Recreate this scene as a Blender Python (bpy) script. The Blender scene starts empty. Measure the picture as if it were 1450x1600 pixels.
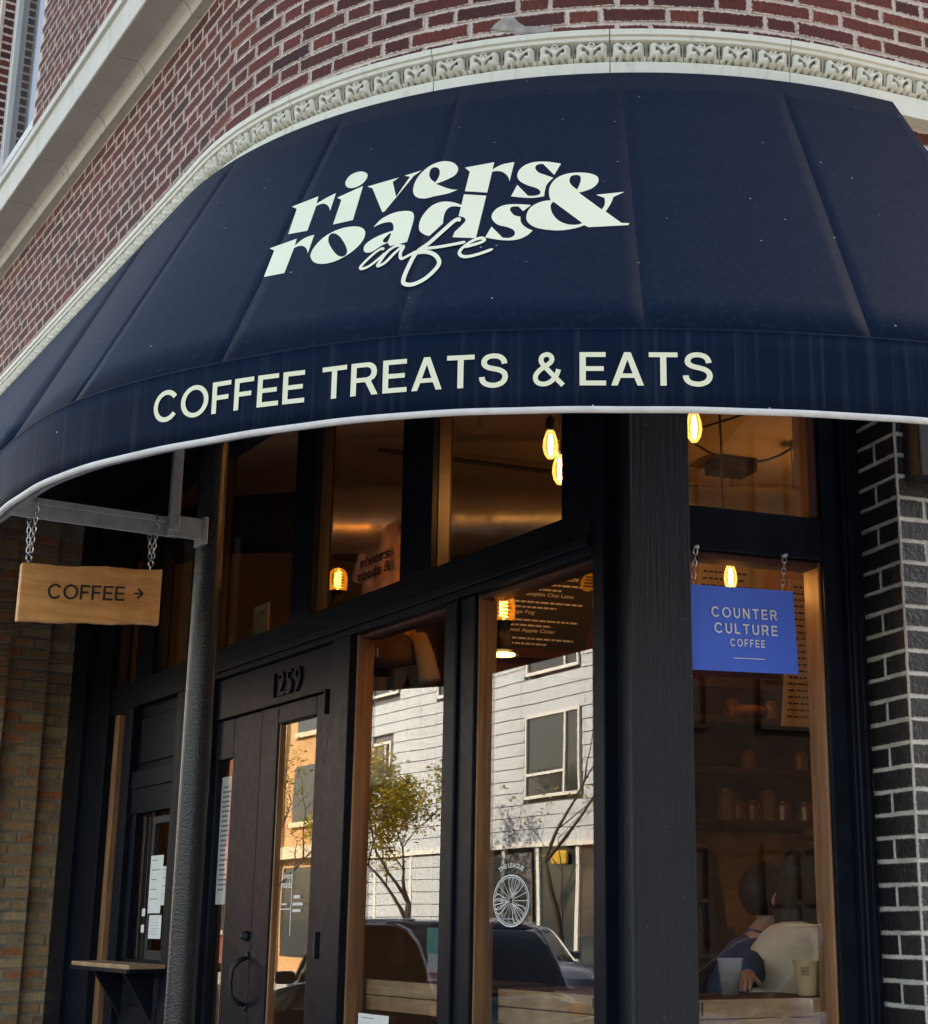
import bpy, bmesh, math, random
from mathutils import Vector, Matrix
R_ = math.radians
random.seed(7)
SC = bpy.context.scene
COL = SC.collection

# ------------------------------------------------------------ camera
cd = bpy.data.cameras.new('camera')
cd.sensor_fit = 'VERTICAL'; cd.sensor_height = 24.0
cd.lens = 2387.0 / 1600.0 * 24.0
cd.shift_x = -175.0 / 1600.0
cd.clip_start = 0.05; cd.clip_end = 3000
cam = bpy.data.objects.new('camera', cd); COL.objects.link(cam)
cam.location = (0, 0, 1.6); cam.rotation_euler = (R_(90 + 14.852), 0, 0)
SC.camera = cam
# ------------------------------------------------------------ sky, sun, exposure
SUN = Vector((0.55, 0.60, 0.62)).normalized()
w = bpy.data.worlds.new('World'); SC.world = w; w.use_nodes = True
nt = w.node_tree; bg = nt.nodes['Background']
sky = nt.nodes.new('ShaderNodeTexSky'); sky.sky_type = 'NISHITA'; sky.sun_disc = False
sky.sun_elevation = math.asin(SUN.z); sky.sun_rotation = math.atan2(SUN.x, SUN.y)
sky.dust_density = 2.0; sky.ozone_density = 1.0; sky.air_density = 1.0
nt.links.new(sky.outputs[0], bg.inputs[0]); bg.inputs[1].default_value = 0.15
sd = bpy.data.lights.new('sun', 'SUN'); sd.energy = 4.2; sd.angle = R_(0.53); sd.color = (1, .98, .95)
so = bpy.data.objects.new('sun', sd); COL.objects.link(so); so.location = (12, 14, 16)
so.rotation_euler = SUN.to_track_quat('Z', 'Y').to_euler()
SC.view_settings.view_transform = 'Standard'; SC.view_settings.look = 'None'
SC.view_settings.gamma = 1; SC.view_settings.use_curve_mapping = False
SC.view_settings.exposure = 2.0
SC.view_settings.use_white_balance = True; SC.view_settings.white_balance_temperature = 8800; SC.view_settings.white_balance_tint = 14
SC.cycles.max_bounces = 7; SC.cycles.transparent_max_bounces = 16; SC.cycles.glossy_bounces = 4
SC.cycles.sample_clamp_indirect = 4.0
SC.cycles.caustics_reflective = False; SC.cycles.caustics_refractive = False

# ------------------------------------------------------------ material helpers
MATS = {}
def nodes(name):
    m = bpy.data.materials.new(name); m.use_nodes = True
    MATS[name] = m
    t = m.node_tree; b = t.nodes['Principled BSDF']
    return m, t, b
def N(t, ty, **kw):
    n = t.nodes.new(ty)
    for k, v in kw.items(): setattr(n, k, v)
    return n
def coords(t, scale=(1, 1, 1), rot=(0, 0, 0), src='Object'):
    c = N(t, 'ShaderNodeTexCoord'); mp = N(t, 'ShaderNodeMapping')
    mp.inputs['Scale'].default_value = scale; mp.inputs['Rotation'].default_value = rot
    t.links.new(c.outputs[src], mp.inputs[0]); return mp.outputs[0]
def noise(t, vec, scale, detail=4, rough=.55):
    n = N(t, 'ShaderNodeTexNoise'); n.inputs['Scale'].default_value = scale
    n.inputs['Detail'].default_value = detail; n.inputs['Roughness'].default_value = rough
    t.links.new(vec, n.inputs['Vector']); return n.outputs['Fac']
def ramp(t, fac, stops):
    r = N(t, 'ShaderNodeValToRGB'); e = r.color_ramp.elements
    while len(e) < len(stops): e.new(.5)
    for i, (p, c) in enumerate(stops):
        e[i].position = p; e[i].color = (c, c, c, 1) if isinstance(c, (int, float)) else (*c, 1)
    t.links.new(fac, r.inputs[0]); return r.outputs[0]
def mix(t, fac, a, b, mode='MIX'):
    m = N(t, 'ShaderNodeMix', data_type='RGBA', blend_type=mode)
    for s, v in ((m.inputs[0], fac), (m.inputs[6], a), (m.inputs[7], b)):
        if hasattr(v, 'links'): t.links.new(v, s)
        elif isinstance(v, (int, float)): s.default_value = v
        else: s.default_value = (*v, 1)
    return m.outputs[2]
def bump(t, b, h, strength=.3, dist=.005, prev=None):
    n = N(t, 'ShaderNodeBump'); n.inputs['Strength'].default_value = strength
    n.inputs['Distance'].default_value = dist; t.links.new(h, n.inputs['Height'])
    if prev is not None: t.links.new(prev, n.inputs['Normal'])
    t.links.new(n.outputs[0], b.inputs['Normal']); return n.outputs[0]
def mat(name, col, rough=.5, metal=0., var=.25, vs=6., bs=40., bst=.15, bd=.002, spec=.5, rvar=.0, scale=(1, 1, 1)):
    m, t, b = nodes(name)
    v = coords(t, scale)
    f = noise(t, v, vs, 5)
    lo = tuple(c * (1 - var) for c in col); hi = tuple(min(1, c * (1 + var)) for c in col)
    t.links.new(mix(t, ramp(t, f, [(.3, 0.), (.7, 1.)]), lo, hi), b.inputs['Base Color'])
    b.inputs['Roughness'].default_value = rough; b.inputs['Metallic'].default_value = metal
    b.inputs['Specular IOR Level'].default_value = spec
    if rvar:
        f2 = noise(t, v, vs * 3, 4)
        t.links.new(ramp(t, f2, [(.3, max(.02, rough - rvar)), (.7, min(1, rough + rvar))]), b.inputs['Roughness'])
    if bst: bump(t, b, noise(t, v, bs, 4), bst, bd)
    return m
def emit(name, col, s):
    m, t, b = nodes(name); b.inputs['Base Color'].default_value = (*col, 1)
    b.inputs['Emission Color'].default_value = (*col, 1); b.inputs['Emission Strength'].default_value = s
    return m
def wood(name, c1, c2, scale=(40, 40, 2.5), rough=.45, bst=.2):
    m, t, b = nodes(name)
    v = coords(t, scale)
    f = noise(t, v, 1.0, 8, .65); f2 = noise(t, coords(t, (3, 3, 1)), 2.0, 3)
    c = mix(t, ramp(t, f, [(.35, 0.), (.62, 1.)]), c1, c2)
    c = mix(t, ramp(t, f2, [(.4, 0.), (.75, .6)]), c, tuple(x * .55 for x in c1))
    t.links.new(c, b.inputs['Base Color']); b.inputs['Roughness'].default_value = rough
    bump(t, b, f, bst, .002); return m

# ------------------------------------------------------------ materials
def m_brick(name, cols, mortar, striate=1.0, ragged=.010, rough=.75, spec=.3):
    """a single brick: fired colour per brick, ragged mortar smeared over its arrises"""
    m, t, b = nodes(name)
    tc = N(t, 'ShaderNodeTexCoord'); oi = N(t, 'ShaderNodeObjectInfo')
    at = N(t, 'ShaderNodeAttribute'); at.attribute_name = 'rnd'
    add = N(t, 'ShaderNodeMath', operation='ADD'); t.links.new(oi.outputs['Random'], add.inputs[0]); t.links.new(at.outputs['Fac'], add.inputs[1])
    fr = N(t, 'ShaderNodeMath', operation='FRACT'); t.links.new(add.outputs[0], fr.inputs[0])
    n = len(cols)
    c = ramp(t, fr.outputs[0], [(i / max(1, n - 1), cc) for i, cc in enumerate(cols)])
    # shift the texture per brick
    sh = N(t, 'ShaderNodeVectorMath', operation='ADD'); cx = N(t, 'ShaderNodeCombineXYZ')
    ml = N(t, 'ShaderNodeMath', operation='MULTIPLY'); ml.inputs[1].default_value = 37.0; t.links.new(oi.outputs['Random'], ml.inputs[0])
    for i in range(3): t.links.new(ml.outputs[0], cx.inputs[i])
    t.links.new(tc.outputs['Object'], sh.inputs[0]); t.links.new(cx.outputs[0], sh.inputs[1])
    mp = N(t, 'ShaderNodeMapping'); mp.inputs['Scale'].default_value = (220 if striate else 60, 60, 22 if striate else 60)
    t.links.new(sh.outputs[0], mp.inputs[0])
    f = noise(t, mp.outputs[0], 1.0, 4, .6)
    f3 = noise(t, sh.outputs[0], 30, 3)
    c = mix(t, ramp(t, f, [(.3, 0.), (.65, 1.)]), mix(t, .6, c, (0, 0, 0), 'MULTIPLY') if False else mix(t, .45, c, (.01, .008, .008)), c)
    c = mix(t, ramp(t, f3, [(.45, 0.), (.8, .5)]), c, tuple(x * .5 for x in cols[0]))
    # ragged mortar at the edges (vertex attribute 'edge': distance to the brick's edge in metres)
    ed = N(t, 'ShaderNodeAttribute'); ed.attribute_name = 'edge'
    f2 = noise(t, sh.outputs[0], 110, 5, .7)
    sub = N(t, 'ShaderNodeMath', operation='MULTIPLY_ADD'); sub.inputs[1].default_value = -ragged * 2.2; sub.inputs[2].default_value = ragged * 1.02
    t.links.new(f2, sub.inputs[0])
    ad = N(t, 'ShaderNodeMath', operation='ADD'); t.links.new(ed.outputs['Fac'], ad.inputs[0]); t.links.new(sub.outputs[0], ad.inputs[1])
    msk = ramp(t, ad.outputs[0], [(.0, 1.), (.0016, 0.)])
    c = mix(t, msk, c, mortar)
    t.links.new(c, b.inputs['Base Color']); b.inputs['Roughness'].default_value = rough
    b.inputs['Specular IOR Level'].default_value = spec
    bump(t, b, f, .7 if striate else 1., .003 if striate else .006); return m
PINK = (.66, .555, .49)
M_RED = m_brick('red_brick', [(.11, .024, .020), (.19, .040, .030), (.06, .020, .020), (.23, .052, .036), (.13, .030, .026), (.08, .024, .024), (.20, .044, .032)], PINK, 1.0, .012)
M_BLK = m_brick('black_brick', [(.016, .015, .017), (.022, .021, .022), (.013, .013, .015), (.027, .026, .026)], (.52, .505, .46), 0, .006, .40, .5)
M_COM = m_brick('common_brick', [(.60, .37, .18), (.40, .25, .14), (.68, .48, .25), (.32, .20, .13), (.60, .32, .15), (.52, .33, .17), (.62, .19, .08), (.70, .54, .30)], (.36, .28, .20), 0, .012, .9)
M_MORT = mat('mortar', PINK, .9, var=.18, vs=9, bs=160, bst=.8, bd=.004)
M_MORTB = mat('mortar_white_paint', (.54, .525, .475), .75, var=.3, vs=12, bs=160, bst=.7, bd=.003)
M_MORTC = mat('mortar_old', (.30, .235, .17), .95, var=.3, vs=9, bs=120, bst=.9, bd=.005)
def m_terra():
    m, t, b = nodes('terracotta_cream')
    g = N(t, 'ShaderNodeNewGeometry'); v = coords(t)
    f = noise(t, v, 8, 5); f2 = noise(t, v, 60, 4)
    c = mix(t, f, (.80, .79, .68), (.72, .70, .58))
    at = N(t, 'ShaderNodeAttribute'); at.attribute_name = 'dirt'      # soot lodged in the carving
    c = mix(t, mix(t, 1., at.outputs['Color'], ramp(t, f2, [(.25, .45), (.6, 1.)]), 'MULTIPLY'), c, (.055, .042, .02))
    c = mix(t, ramp(t, noise(t, coords(t, (14, 14, 3)), 2.2, 5), [(.55, 0.), (.8, .45)]), c, (.42, .38, .28))
    t.links.new(c, b.inputs['Base Color']); b.inputs['Roughness'].default_value = .42
    bump(t, b, f2, .15, .002); return m
M_TERRA = m_terra()
def m_stone():
    m, t, b = nodes('belt_stone')
    v = coords(t); f = noise(t, v, 5, 6); f2 = noise(t, v, 22, 5, .7)
    c = mix(t, f, (.74, .74, .66), (.58, .57, .50))
    c = mix(t, ramp(t, f2, [(.60, 0.), (.70, .55)]), c, (.30, .29, .28))
    t.links.new(c, b.inputs['Base Color']); b.inputs['Roughness'].default_value = .6
    bump(t, b, f2, .3, .004); return m
M_STONE = m_stone()
def m_awn(name='navy_canvas', streak=.15):
    m, t, b = nodes(name)
    v = coords(t); f = noise(t, v, 2.2, 4); fw = noise(t, v, 900, 2)
    c = mix(t, f, (.0022, .0102, .0285), (.0033, .0120, .0320))
    st = noise(t, coords(t, (60, 60, 1.2)), 1.0, 4)
    c = mix(t, ramp(t, st, [(.52, 0.), (.78, streak)]), c, (.07, .085, .12))
    vo = N(t, 'ShaderNodeTexVoronoi'); vo.inputs['Scale'].default_value = 24; t.links.new(v, vo.inputs['Vector'])
    sp = ramp(t, vo.outputs['Distance'], [(.05, 1.), (.08, 0.)])
    wn = N(t, 'ShaderNodeSeparateColor'); t.links.new(vo.outputs['Color'], wn.inputs[0])
    gate = ramp(t, wn.outputs[0], [(.87, 0.), (.90, .8)])
    c = mix(t, mix(t, 1., sp, gate, 'MULTIPLY'), c, (.62, .66, .66))
    t.links.new(c, b.inputs['Base Color']); b.inputs['Roughness'].default_value = .55
    b.inputs['Specular IOR Level'].default_value = .05
    n1 = bump(t, b, fw, .15, .0008)
    bump(t, b, noise(t, coords(t, (1, 1, .6)), 5, 2), .10, .02, n1); return m
M_AWN = m_awn(); M_VAL = m_awn('navy_canvas_rain_streaked', .26)
M_LET = mat('cream_vinyl', (.86, .87, .64), .55, var=.03, vs=5, bst=.05)
M_TRIM = mat('white_piping', (.74, .72, .70), .5, var=.1, vs=20, bst=.1)
M_PAINT = mat('black_paint', (.0055, .0085, .0150), .36, var=.3, vs=9, bs=70, bst=.05, bd=.0015, spec=.09, rvar=.06)
def m_grain():
    m, t, b = nodes('black_paint_on_grain')
    v = coords(t, (95, 95, 3.0)); f = noise(t, v, 1.0, 6, .7); f2 = noise(t, coords(t), 70, 4)
    c = mix(t, f, (.005, .008, .013), (.014, .020, .030))
    c = mix(t, ramp(t, f2, [(.70, 0.), (.74, .5)]), c, (.22, .22, .22))
    t.links.new(c, b.inputs['Base Color']); b.inputs['Roughness'].default_value = .40; b.inputs['Specular IOR Level'].default_value = .3
    bump(t, b, f, .75, .004); return m
M_GRAIN = m_grain()
def m_iron():
    m, t, b = nodes('cast_iron_black_paint')
    v = coords(t); f = noise(t, v, 120, 4, .55); f2 = noise(t, v, 30, 3)
    t.links.new(mix(t, f2, (.004, .006, .010), (.008, .011, .017)), b.inputs['Base Color'])
    b.inputs['Roughness'].default_value = .24; b.inputs['Specular IOR Level'].default_value = .5; bump(t, b, f, .5, .005); return m
M_IRON = m_iron()
M_OAK = wood('oak_jamb', (.20, .085, .035), (.42, .20, .09), (38, 38, 2.2))
M_OAK2 = wood('pale_plank', (.36, .20, .10), (.56, .36, .19), (9, 9, 34))
M_RWOOD = wood('redwood_panel', (.05, .014, .008), (.10, .028, .014), (30, 30, 2), .75)
M_PLY = wood('varnished_panel', (.30, .13, .04), (.44, .20, .065), (5, 5, 30))
M_DARKW = wood('dark_shelf', (.014, .007, .005), (.028, .012, .008), (12, 12, 40))
M_SIGNW = wood('sign_oak', (.64, .27, .085), (.82, .42, .15), (6, 6, 42), .5)
M_STEEL = mat('galvanised_tube', (.34, .38, .42), .45, .55, var=.2, vs=20, bst=.08)
M_CHAIN = mat('chain_steel', (.45, .46, .48), .3, .9, var=.2, vs=40, bst=0)
M_DUCT = mat('spiral_duct', (.46, .43, .38), .38, .8, var=.15, vs=5, bst=.05)
M_PLAST = mat('tan_plaster', (.36, .28, .20), .85, var=.12, vs=3, bs=40, bst=.1)
M_BWALL = mat('tan_back_wall', (.34, .18, .08), .8, var=.2, vs=3, bs=40, bst=.1)
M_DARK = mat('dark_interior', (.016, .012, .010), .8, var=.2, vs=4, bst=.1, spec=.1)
M_FLOOR = wood('cafe_floor', (.10, .06, .035), (.16, .10, .06), (10, 10, 10))
M_WHITE = mat('white_enamel', (.72, .73, .72), .4, var=.06, vs=8, bst=.04)
M_PAPER = mat('paper', (.78, .79, .77), .7, var=.04, vs=9, bst=.03)
M_INK = mat('ink', (.02, .02, .022), .7, var=.1, bst=0)
M_GREYINK = mat('grey_ink', (.22, .24, .27), .7, var=.1, bst=0)
M_BLUE = mat('blue_board', (.045, .15, .72), .42, var=.06, vs=3, bst=.03)
M_TAN = mat('kraft_card', (.62, .42, .20), .7, var=.08, vs=8, bst=.05)
M_CUP = mat('kraft_cup', (.56, .40, .20), .6, var=.06, vs=12, bst=.06)
M_CREAM = mat('milk_foam', (.80, .74, .64), .6, var=.3, vs=90, bst=.3)
M_DECAL = mat('white_decal', (.80, .82, .80), .6, var=.03, bst=0)
M_BLACK = mat('matte_black', (.008, .008, .009), .6, var=.2, bst=.06)
M_SHIRT1 = mat('tie_dye_cotton', (.58, .42, .38), .9, var=.4, vs=7, bs=60, bst=.2)
M_SHIRT2 = mat('sand_cotton', (.56, .42, .28), .9, var=.1, vs=7, bs=60, bst=.2)
M_CAP = mat('brown_cap', (.15, .085, .05), .9, var=.2, vs=30, bs=200, bst=.3)
M_SKIN = mat('skin', (.42, .24, .17), .5, var=.08, vs=12, bst=.06)
M_HAIR = mat('dark_hair', (.006, .005, .005), .42, var=.4, vs=5, bs=60, bst=.5, bd=.004, scale=(4, 4, .6), spec=.15)
M_JACK = mat('beige_jacket', (.56, .50, .38), .8, var=.10, vs=5, bs=14, bst=.5, bd=.02)
M_DENIM = mat('blue_denim', (.018, .042, .12), .85, var=.25, vs=8, bs=18, bst=.5, bd=.02)
M_WINE = mat('wine_top', (.07, .014, .02), .85, var=.2, vs=8, bs=18, bst=.4, bd=.02)
M_CHAR = mat('charcoal_coat', (.018, .018, .024), .85, var=.2, vs=8, bs=18, bst=.4, bd=.02)
M_BARK = mat('bark', (.055, .042, .032), .9, var=.35, vs=12, bs=40, bst=.8, bd=.01)
def m_leaf():
    m, t, b = nodes('autumn_leaf')
    f = noise(t, coords(t), .9, 2); f2 = noise(t, coords(t), 14, 2)
    c = mix(t, ramp(t, f, [(.38, 0.), (.6, 1.)]), (.17, .22, .03), (.64, .45, .04))
    c = mix(t, mix(t, .4, f2, (0, 0, 0)), c, (.05, .07, .012)); t.links.new(c, b.inputs['Base Color'])
    b.inputs['Roughness'].default_value = .6
    tl = N(t, 'ShaderNodeBsdfTranslucent'); t.links.new(c, tl.inputs[0]); ms = N(t, 'ShaderNodeMixShader'); ms.inputs[0].default_value = .45
    o = t.nodes['Material Output']; t.links.new(b.outputs[0], ms.inputs[1]); t.links.new(tl.outputs[0], ms.inputs[2]); t.links.new(ms.outputs[0], o.inputs[0]); return m
M_LEAF = m_leaf()
M_SIDE = mat('grey_siding', (.46, .52, .58), .7, var=.05, vs=2, bs=30, bst=.06)
M_SIDE2 = mat('dark_siding', (.12, .12, .125), .7, var=.1, vs=2, bst=.06)
M_ORANGE = mat('orange_render', (.52, .30, .14), .8, var=.12, vs=2, bst=.1)
M_STONE2 = mat('pale_limestone', (.62, .54, .38), .8, var=.1, vs=2, bst=.1)
M_RED2 = mat('far_red_brick', (.22, .06, .05), .85, var=.25, vs=6, bst=.1)
M_BROWN2 = mat('far_brown_brick', (.02, .014, .012), .9, var=.3, vs=5, bst=.1, spec=.03)
M_WGLASS = mat('window_glass_far', (.03, .04, .045), .06, var=.1, vs=1, bst=0, spec=1.)
M_ASPH = mat('asphalt', (.05, .05, .052), .9, var=.2, vs=2, bs=200, bst=.5)
M_CONC = mat('pavement_concrete', (.42, .41, .39), .9, var=.12, vs=1.5, bs=120, bst=.3)
M_CARB = mat('black_car_paint', (.012, .012, .014), .12, var=.05, bst=0, spec=.8)
M_CARW = mat('grey_blue_car_paint', (.10, .12, .20), .15, .3, var=.05, bst=0, spec=.9)
M_CARG = mat('car_glass', (.004, .005, .006), .04, var=.05, bst=0, spec=.5)
M_TYRE = mat('tyre', (.015, .015, .015), .85, var=.2, bst=.1)
M_CHROME = mat('chrome', (.75, .76, .78), .12, 1., var=.03, bst=0)
M_AMBER = mat('amber_lamp', (.6, .1, .02), .3, var=.1, bst=0)
M_YEL = mat('yellow_sign', (.60, .36, .04), .6, var=.1, bst=0)
M_BOARD = mat('menu_board_black', (.026, .022, .014), .7, var=.15, vs=4, bst=.04)
M_MTEXT = mat('menu_letters', (.75, .68, .55), .7, var=.03, bst=0)
def m_glass():
    m = bpy.data.materials.new('shop_glass'); m.use_nodes = True; t = m.node_tree
    for n in list(t.nodes): t.nodes.remove(n)
    o = N(t, 'ShaderNodeOutputMaterial'); mx = N(t, 'ShaderNodeMixShader'); tr = N(t, 'ShaderNodeBsdfTransparent'); gl = N(t, 'ShaderNodeBsdfGlossy')
    gl.inputs['Roughness'].default_value = 0.0; gl.inputs['Color'].default_value = (.97, .98, .98, 1)
    tr.inputs['Color'].default_value = (.96, .97, .965, 1)
    lw = N(t, 'ShaderNodeLayerWeight'); lw.inputs['Blend'].default_value = .5      # Schlick's law, the same from either side of the sheet
    pw = N(t, 'ShaderNodeMath', operation='POWER'); pw.inputs[1].default_value = 5; t.links.new(lw.outputs['Facing'], pw.inputs[0])
    fr = N(t, 'ShaderNodeMath', operation='MULTIPLY_ADD'); fr.inputs[1].default_value = .945; fr.inputs[2].default_value = .082; t.links.new(pw.outputs[0], fr.inputs[0])
    bm = N(t, 'ShaderNodeBump'); bm.inputs['Strength'].default_value = .06; bm.inputs['Distance'].default_value = .01
    t.links.new(noise(t, coords(t), 1.6, 1), bm.inputs['Height']); t.links.new(bm.outputs[0], gl.inputs['Normal'])
    t.links.new(fr.outputs[0], mx.inputs[0]); t.links.new(tr.outputs[0], mx.inputs[1]); t.links.new(gl.outputs[0], mx.inputs[2]); t.links.new(mx.outputs[0], o.inputs[0])
    return m
M_GLASS = m_glass()
def m_bulb(name, col, e):
    m = bpy.data.materials.new(name); m.use_nodes = True; t = m.node_tree
    for n in list(t.nodes): t.nodes.remove(n)
    o = N(t, 'ShaderNodeOutputMaterial'); mx = N(t, 'ShaderNodeMixShader'); tr = N(t, 'ShaderNodeBsdfTransparent'); gl = N(t, 'ShaderNodeBsdfGlossy')
    em = N(t, 'ShaderNodeEmission'); ad = N(t, 'ShaderNodeAddShader')
    gl.inputs['Roughness'].default_value = .05; tr.inputs['Color'].default_value = (*[.6 + .4 * c for c in col], 1)
    em.inputs[0].default_value = (*col, 1); em.inputs[1].default_value = e
    fr = N(t, 'ShaderNodeFresnel'); fr.inputs['IOR'].default_value = 1.5
    t.links.new(fr.outputs[0], mx.inputs[0]); t.links.new(tr.outputs[0], mx.inputs[1]); t.links.new(gl.outputs[0], mx.inputs[2])
    t.links.new(mx.outputs[0], ad.inputs[0]); t.links.new(em.outputs[0], ad.inputs[1]); t.links.new(ad.outputs[0], o.inputs[0])
    return m
M_BULB = m_bulb('bulb_glass', (1., .55, .16), .16)
M_BULB2 = m_bulb('amber_globe', (1., .38, .05), .05)
M_FILA = emit('filament', (1., .62, .20), 14.)
M_FILA2 = emit('spiral_filament', (1., .45, .08), 9.)
def m_clear():
    m, t, b = nodes('clear_plastic'); b.inputs['Base Color'].default_value = (.8, .85, .9, 1)
    b.inputs['Alpha'].default_value = .35; b.inputs['Roughness'].default_value = .1; return m
M_CLEAR = m_clear()

# ------------------------------------------------------------ mesh helpers
class MB:
    def __init__(s): s.v = []; s.f = []; s.e = []
    def add(s, vs, fs):
        o = len(s.v); s.v += [tuple(v) for v in vs]; s.f += [tuple(i + o for i in f) for f in fs]; return s
    def hexa(s, p):                     # 8 points: bottom 4 (ccw), top 4
        return s.add(p, [(3, 2, 1, 0), (4, 5, 6, 7), (0, 1, 5, 4), (1, 2, 6, 5), (2, 3, 7, 6), (3, 0, 4, 7)])
    def box(s, F, u0, u1, o0, o1, z0, z1):
        return s.hexa([F(u0, o0, z0), F(u1, o0, z0), F(u1, o1, z0), F(u0, o1, z0), F(u0, o0, z1), F(u1, o0, z1), F(u1, o1, z1), F(u0, o1, z1)])
    def grid(s, P, nu, nv, wrap=False):
        o = len(s.v)
        for i in range(nu + 1):
            for j in range(nv + 1): s.v.append(tuple(P(i / nu, j / nv)))
        for i in range(nu):
            for j in range(nv):
                a = o + i * (nv + 1) + j; s.f.append((a, a + nv + 1, a + nv + 2, a + 1))
        return s
    def tube(s, pts, r, n=8, cap=True):
        pts = [Vector(p) for p in pts]; o = len(s.v); m = len(pts)
        rr = r if isinstance(r, (list, tuple)) else [r] * m
        up = Vector((0, 0, 1)); prev = None
        for i, p in enumerate(pts):
            d = (pts[min(i + 1, m - 1)] - pts[max(i - 1, 0)]).normalized()
            if prev is None:
                a = d.cross(up)
                if a.length < .05: a = d.cross(Vector((1, 0, 0)))
                a.normalize()
            else:
                a = prev - d * prev.dot(d)
                a.normalize()
            prev = a; b = d.cross(a)
            for k in range(n):
                t = 2 * math.pi * k / n; s.v.append(tuple(p + (a * math.cos(t) + b * math.sin(t)) * rr[i]))
        for i in range(m - 1):
            for k in range(n):
                a0 = o + i * n + k; b0 = o + i * n + (k + 1) % n; s.f.append((a0, b0, b0 + n, a0 + n))
        if cap:
            s.f.append(tuple(o + k for k in range(n))[::-1]); s.f.append(tuple(o + (m - 1) * n + k for k in range(n)))
        return s
    def lathe(s, prof, c, n=16, axis=None):
        c = Vector(c); o = len(s.v)
        for r, z in prof:
            for k in range(n):
                t = 2 * math.pi * k / n; p = Vector((r * math.cos(t), r * math.sin(t), z))
                if axis is not None: p = axis @ p
                s.v.append(tuple(c + p))
        for i in range(len(prof) - 1):
            for k in range(n):
                a = o + i * n + k; b = o + i * n + (k + 1) % n; s.f.append((a, b, b + n, a + n))
        if prof[0][0] > 1e-6: s.f.append(tuple(o + k for k in range(n))[::-1])
        if prof[-1][0] > 1e-6: s.f.append(tuple(o + (len(prof) - 1) * n + k for k in range(n)))
        return s
    def sweep(s, rows, closed=True, caps=True):   # rows: list of profiles (lists of points), quads between
        o = len(s.v); n = len(rows[0])
        for r in rows: s.v += [tuple(p) for p in r]
        for i in range(len(rows) - 1):
            for k in range(n if closed else n - 1):
                a = o + i * n + k; b = o + i * n + (k + 1) % n; s.f.append((a, b, b + n, a + n))
        if caps and closed:
            s.f.append(tuple(o + k for k in range(n))[::-1]); s.f.append(tuple(o + (len(rows) - 1) * n + k for k in range(n)))
        return s
    def mesh(s, name):
        me = bpy.data.meshes.new(name); me.from_pydata(s.v, [], s.f); me.validate(); me.update(); return me
    def build(s, name, m, parent=None, smooth=False, bevel=0., solid=0., fix=True):
        me = s.mesh(name)
        if fix:
            bm = bmesh.new(); bm.from_mesh(me); bmesh.ops.recalc_face_normals(bm, faces=bm.faces); bm.to_mesh(me); bm.free()
        return link(name, me, m, parent, smooth, bevel, solid)
def link(name, me, m, parent=None, smooth=False, bevel=0., solid=0.):
    if m and not me.materials: me.materials.append(m)
    o = bpy.data.objects.new(name, me); COL.objects.link(o)
    if parent is not None: attach(o, parent)
    if smooth:
        for p in me.polygons: p.use_smooth = True
    if bevel:
        b = o.modifiers.new('bevel', 'BEVEL'); b.width = bevel; b.segments = 2; b.limit_method = 'ANGLE'; b.angle_limit = R_(40)
    if solid:
        b = o.modifiers.new('thickness', 'SOLIDIFY'); b.thickness = solid; b.offset = 0
    return o
ABS = {}
def attach(o, parent):
    o.parent = parent
    o.matrix_parent_inverse = ABS.get(parent.name, Matrix.Identity(4)).inverted()
    ABS[o.name] = ABS.get(parent.name, Matrix.Identity(4)) @ o.matrix_parent_inverse @ o.matrix_basis
def thing(name, label, cat, loc=(0, 0, 0), group=None):
    o = bpy.data.objects.new(name, None); COL.objects.link(o); o.location = loc; o.empty_display_size = .1
    ABS[o.name] = Matrix.Translation(loc); return tag(o, label, cat, group)
def tag(o, label, cat, group=None):
    o['label'] = label; o['category'] = cat
    if group: o['group'] = group
    return o
def struct(o): o['kind'] = 'structure'; return o
def stuff(o): o['kind'] = 'stuff'; return o
DG = None
def text2d(s, size=1., bold=0., align='LEFT', spacing=1.):
    """flat triangulated lettering from Blender's built-in font: (verts2d, faces, width)"""
    c = bpy.data.curves.new('t', 'FONT'); c.body = s; c.size = size; c.offset = bold; c.align_x = align
    c.space_character = spacing; c.resolution_u = 3; c.fill_mode = 'FRONT'
    o = bpy.data.objects.new('t', c); COL.objects.link(o)
    dg = bpy.context.evaluated_depsgraph_get(); me = bpy.data.meshes.new_from_object(o.evaluated_get(dg))
    vs = [(v.co.x, v.co.y) for v in me.vertices]; fs = [tuple(p.vertices) for p in me.polygons]
    bpy.data.objects.remove(o); bpy.data.curves.remove(c); bpy.data.meshes.remove(me)
    return vs, fs
def fill2d(loops):
    c = bpy.data.curves.new('t', 'CURVE'); c.dimensions = '2D'; c.fill_mode = 'FRONT'
    for l in loops:
        sp = c.splines.new('POLY'); sp.points.add(len(l) - 1); sp.use_cyclic_u = True
        for p, q in zip(sp.points, l): p.co = (q[0], q[1], 0, 1)
    o = bpy.data.objects.new('t', c); COL.objects.link(o)
    dg = bpy.context.evaluated_depsgraph_get(); me = bpy.data.meshes.new_from_object(o.evaluated_get(dg))
    vs = [(v.co.x, v.co.y) for v in me.vertices]; fs = [tuple(p.vertices) for p in me.polygons]
    bpy.data.objects.remove(o); bpy.data.curves.remove(c); bpy.data.meshes.remove(me)
    return vs, fs
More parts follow.
